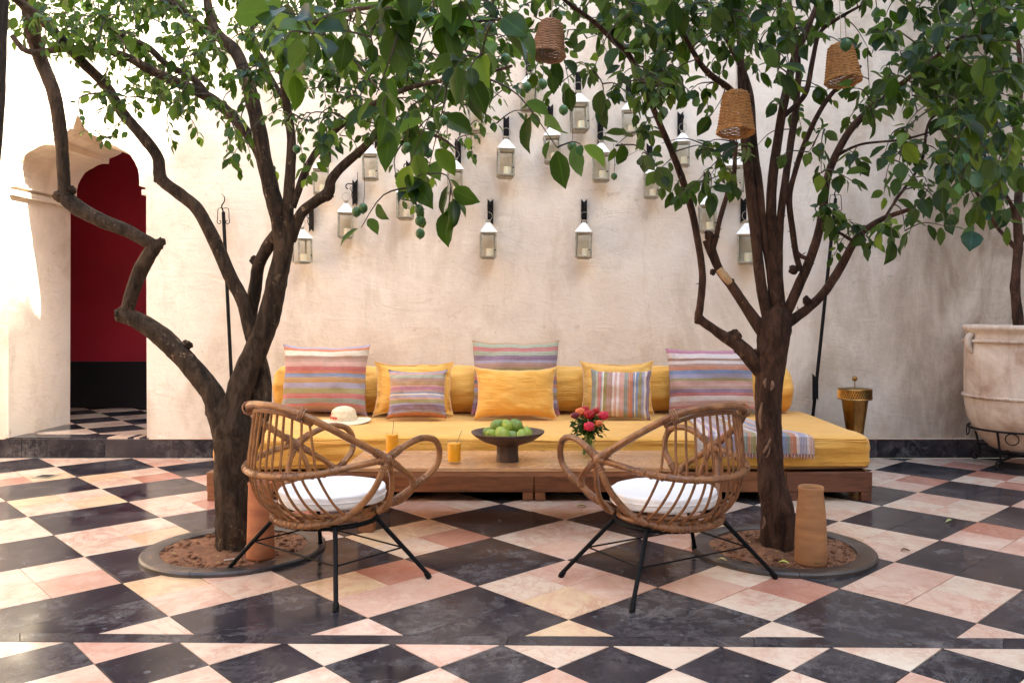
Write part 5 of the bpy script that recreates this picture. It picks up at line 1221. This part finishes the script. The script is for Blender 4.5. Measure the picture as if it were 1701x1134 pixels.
st = thing('urn_stand', 'low black wrought iron stand with scrolled feet under the urn', 'stand', uc)
mb = MB(); mb.tube([uc+Vector((.40*cos(2*pi*k/40), .40*sin(2*pi*k/40), .335)) for k in range(40)], .009, 6, 1, closed=True); mb.build('hoop', M['iron'], st)
for k in range(4):
    a = radians(215+90*k); d = Vector((cos(a), sin(a), 0)); mb = MB()
    pts = [uc+d*.40+Vector((0, 0, .34)), uc+d*.37+Vector((0, 0, .22)), uc+d*.34+Vector((0, 0, .10))]
    for q in range(15):
        th = -pi/2*.2-q/14*2.3*pi; r_ = .048*(1-q/20); pts.append(uc+d*(.385+r_*cos(th+pi))+Vector((0, 0, .058+r_*sin(th+pi)*1.0)))
    mb.tube(pts, .009, 6, 2); mb.build('scroll_leg', M['iron'], st)
    mb = MB(); mb.tube([uc+d*.34+Vector((0, 0, .11)), uc+Vector((0, 0, .10))], .006, 6, 1); mb.tube([uc+d*.37+Vector((0, 0, .16)), uc+d*.22+Vector((0, 0, .168))], .007, 6, 1); mb.build('brace', M['iron'], st)
    mb = MB(); a2 = a+pi/4*.35; mb.tube([uc+Vector((.408*cos(a2+.12*cos(q/12*2*pi)), .408*sin(a2+.12*cos(q/12*2*pi)), .285+.045*sin(q/12*2*pi))) for q in range(12)], .005, 6, 1, closed=True); mb.build('ring_ornament', M['iron'], st)

def torch(x0, y0, x1, Y, lab, plate=None):
    a = W(x0, y0, Y); b = Vector(((x1-CX)/F*(Y), Y, .01)); t = thing('garden_torch', lab, 'torch pole', b, 'wrought iron poles leaning on the wall'); u = (a-b).normalized()
    MB().tube([b, a], .015, 10, 1).build('pole', M['iron'], t)
    mb = MB(); mb.tube([a, a+u*.05+Vector((-.012, 0, .0)), a+u*.09+Vector((.012, 0, 0)), a+u*.13+Vector((.016, 0, 0)), a+u*.165+Vector((-.014, 0, 0))], [.006, .006, .005, .004, .001], 6, 5); mb.build('flame_tip', M['iron'], t)
    for sx in (-1, 1):
        mb = MB(); pts = [a+u*.03, a+Vector((sx*.045, 0, .03)), a+Vector((sx*.05, 0, -.05))]
        for q in range(12): th = q/11*1.6*pi; r_ = .024*(1-q/16); pts.append(a+Vector((sx*(.034+r_*cos(th)*.9), 0, -.085-r_*sin(th))))
        mb.tube(pts, .0036, 5, 2); mb.build('scroll', M['iron'], t)
    if plate:
        q = W(plate[0], (plate[1]+plate[2])/2, Y-.02); h2 = (plate[2]-plate[1])/F*Y/2; mb = MB(); o = [(-.025, h2), (-.025, -h2), (0, -h2+.03), (.025, -h2), (.025, h2), (0, h2-.03)]; n = 6
        mb.add([(q.x+x, q.y, q.z+z_) for x, z_ in o]+[(q.x+x, q.y-.01, q.z+z_) for x, z_ in o], [(0, 1, 2, 5), (5, 2, 3, 4), (11, 8, 7, 6), (10, 9, 8, 11)]+[(k, (k+1) % n, n+(k+1) % n, n+k) for k in range(n)]); mb.build('plate', M['iron'], t, sm=False)
torch(371, 352, 391, 7.33, 'tall black iron garden torch pole with scrolled tip behind the left tree')
torch(1388, 330, 1343, 7.33, 'tall black iron pole with a notched plate leaning right of the daybed', (1354, 620, 664))

# ------------------------------------------------------------------ wicker shades
def shade(px, pyt, pyb, wt, wb, Y, lab, mt, tilt=0):
    sc = Y/F; h = (pyb-pyt)*sc; rt, rb = wt*sc/2, wb*sc/2; c = W(px, pyb, Y)
    t = thing('wicker_shade', lab, 'lampshade', c, 'wicker lampshades hung in the trees'); Rm = Matrix.Rotation(radians(tilt), 3, 'Y') @ Matrix.Rotation(radians(-8), 3, 'X'); nst = 18
    def rad(f): return rb+(rt-rb)*f if f < .9 else (rt+(rb-rt)*.1)*math.sqrt(max(.02, 1-((f-.9)/.11)**2))
    mb = MB()
    for k in range(nst):
        a = 2*pi*k/nst; mb.tube([c+Rm @ Vector((rad(f)*cos(a), rad(f)*sin(a), f*h)) for f in (0, .2, .4, .6, .8, .9, .96, 1)], .0024, 5, 1)
    mb.build('stakes', mt, t); mb = MB(); nr = 26
    for q in range(nr):
        f = q/(nr-1)*.985; n = 54; ph = pi*(q % 2)
        mb.tube([c+Rm @ Vector(((rad(f)+.0032*cos(nst/2*2*pi*k/n+ph)*1.0)*cos(2*pi*k/n), (rad(f)+.0032*cos(nst/2*2*pi*k/n+ph))*sin(2*pi*k/n), f*h+.0012*sin(k*2.3+q))) for k in range(n)], (.0037 if q > 1 else .0055), 5, 1, closed=True)
    mb.build('weave', mt, t, sm='all')
    mb = MB(); top = c+Rm @ Vector((0, 0, h)); mb.tube([top-Vector((0, 0, .02)), top+Vector((.003, .0, .12)), top+Vector((-.004, .02, .38)), top+Vector((.0, .03, 1.0))], .002, 5, 3); mb.build('cord', mat('jute cord', (.45, .38, .28), .9), t)
shade(1222, 150, 220, 40, 60, 4.15, 'honey coloured wicker lampshade hanging before the upright limbs, lowest of the three', M['wicker'], 2)
shade(1401, 72, 135, 38, 58, 4.3, 'honey coloured wicker lampshade hanging at the upper right, behind a single leaf', M['wicker'], -2)
shade(910, 32, 92, 34, 56, 3.75, 'darker wicker lampshade hanging between the two trees, highest of the three', M['wicker_dark'], 6)

# ------------------------------------------------------------------ small things on the floor
def fallen(px, py, s, rot, lab, colr, z=.004):
    c = G(px, py, z); vs, fs, rib = leafshape(.45, .3, .3, True); m3 = Matrix.Rotation(rot, 3, 'Z'); mb = MB(); mb.add([c+m3 @ Vector((v[0]*s, v[1]*s, (v[2]+.3*v[1])*s)) for v in vs], fs)
    o = mb.build('fallen_leaf', mat('fallen leaf', colr, .6), sm='all'); tag(o, lab, 'leaf', 'fallen leaves')
fallen(1312, 936, .06, 1.2, 'yellow green fallen leaf on the soil beside the right terracotta cylinder', (.40, .42, .08), .04)
fallen(1365, 936, .055, 1.6, 'pale green fallen leaf at the foot of the right terracotta cylinder on the rim', (.35, .40, .10), .036)
fallen(1588, 866, .075, 1.75, 'green fallen leaf on the dark tile at the right', (.26, .30, .10))
fallen(1512, 914, .06, 1.7, 'curled brown fallen leaf and twig on the pink tile right of the right tree', (.14, .07, .03))
fallen(975, 841, .075, 1.6, 'ochre fallen leaf on the pale tile in front of the daybed', (.42, .30, .08))
fallen(1208, 931, .055, 1.2, 'pale dry leaf on the kerb left of the right trunk', (.50, .42, .18), .034)
c = G(76, 791, .001); dr = thing('floor_drain', 'small square metal drain cover in the tiles at the far left', 'drain', c)
MB().box((c.x-.07, c.y-.07, .0015), (c.x+.07, c.y+.07, .005), .001).build('frame', M['lantern_frame'], dr)
for k in range(5): mb = MB(); mb.box((c.x-.05, c.y-.048+k*.021, .0052), (c.x+.05, c.y-.040+k*.021, .0068), 0); mb.build('slot_bar', M['iron'], dr)
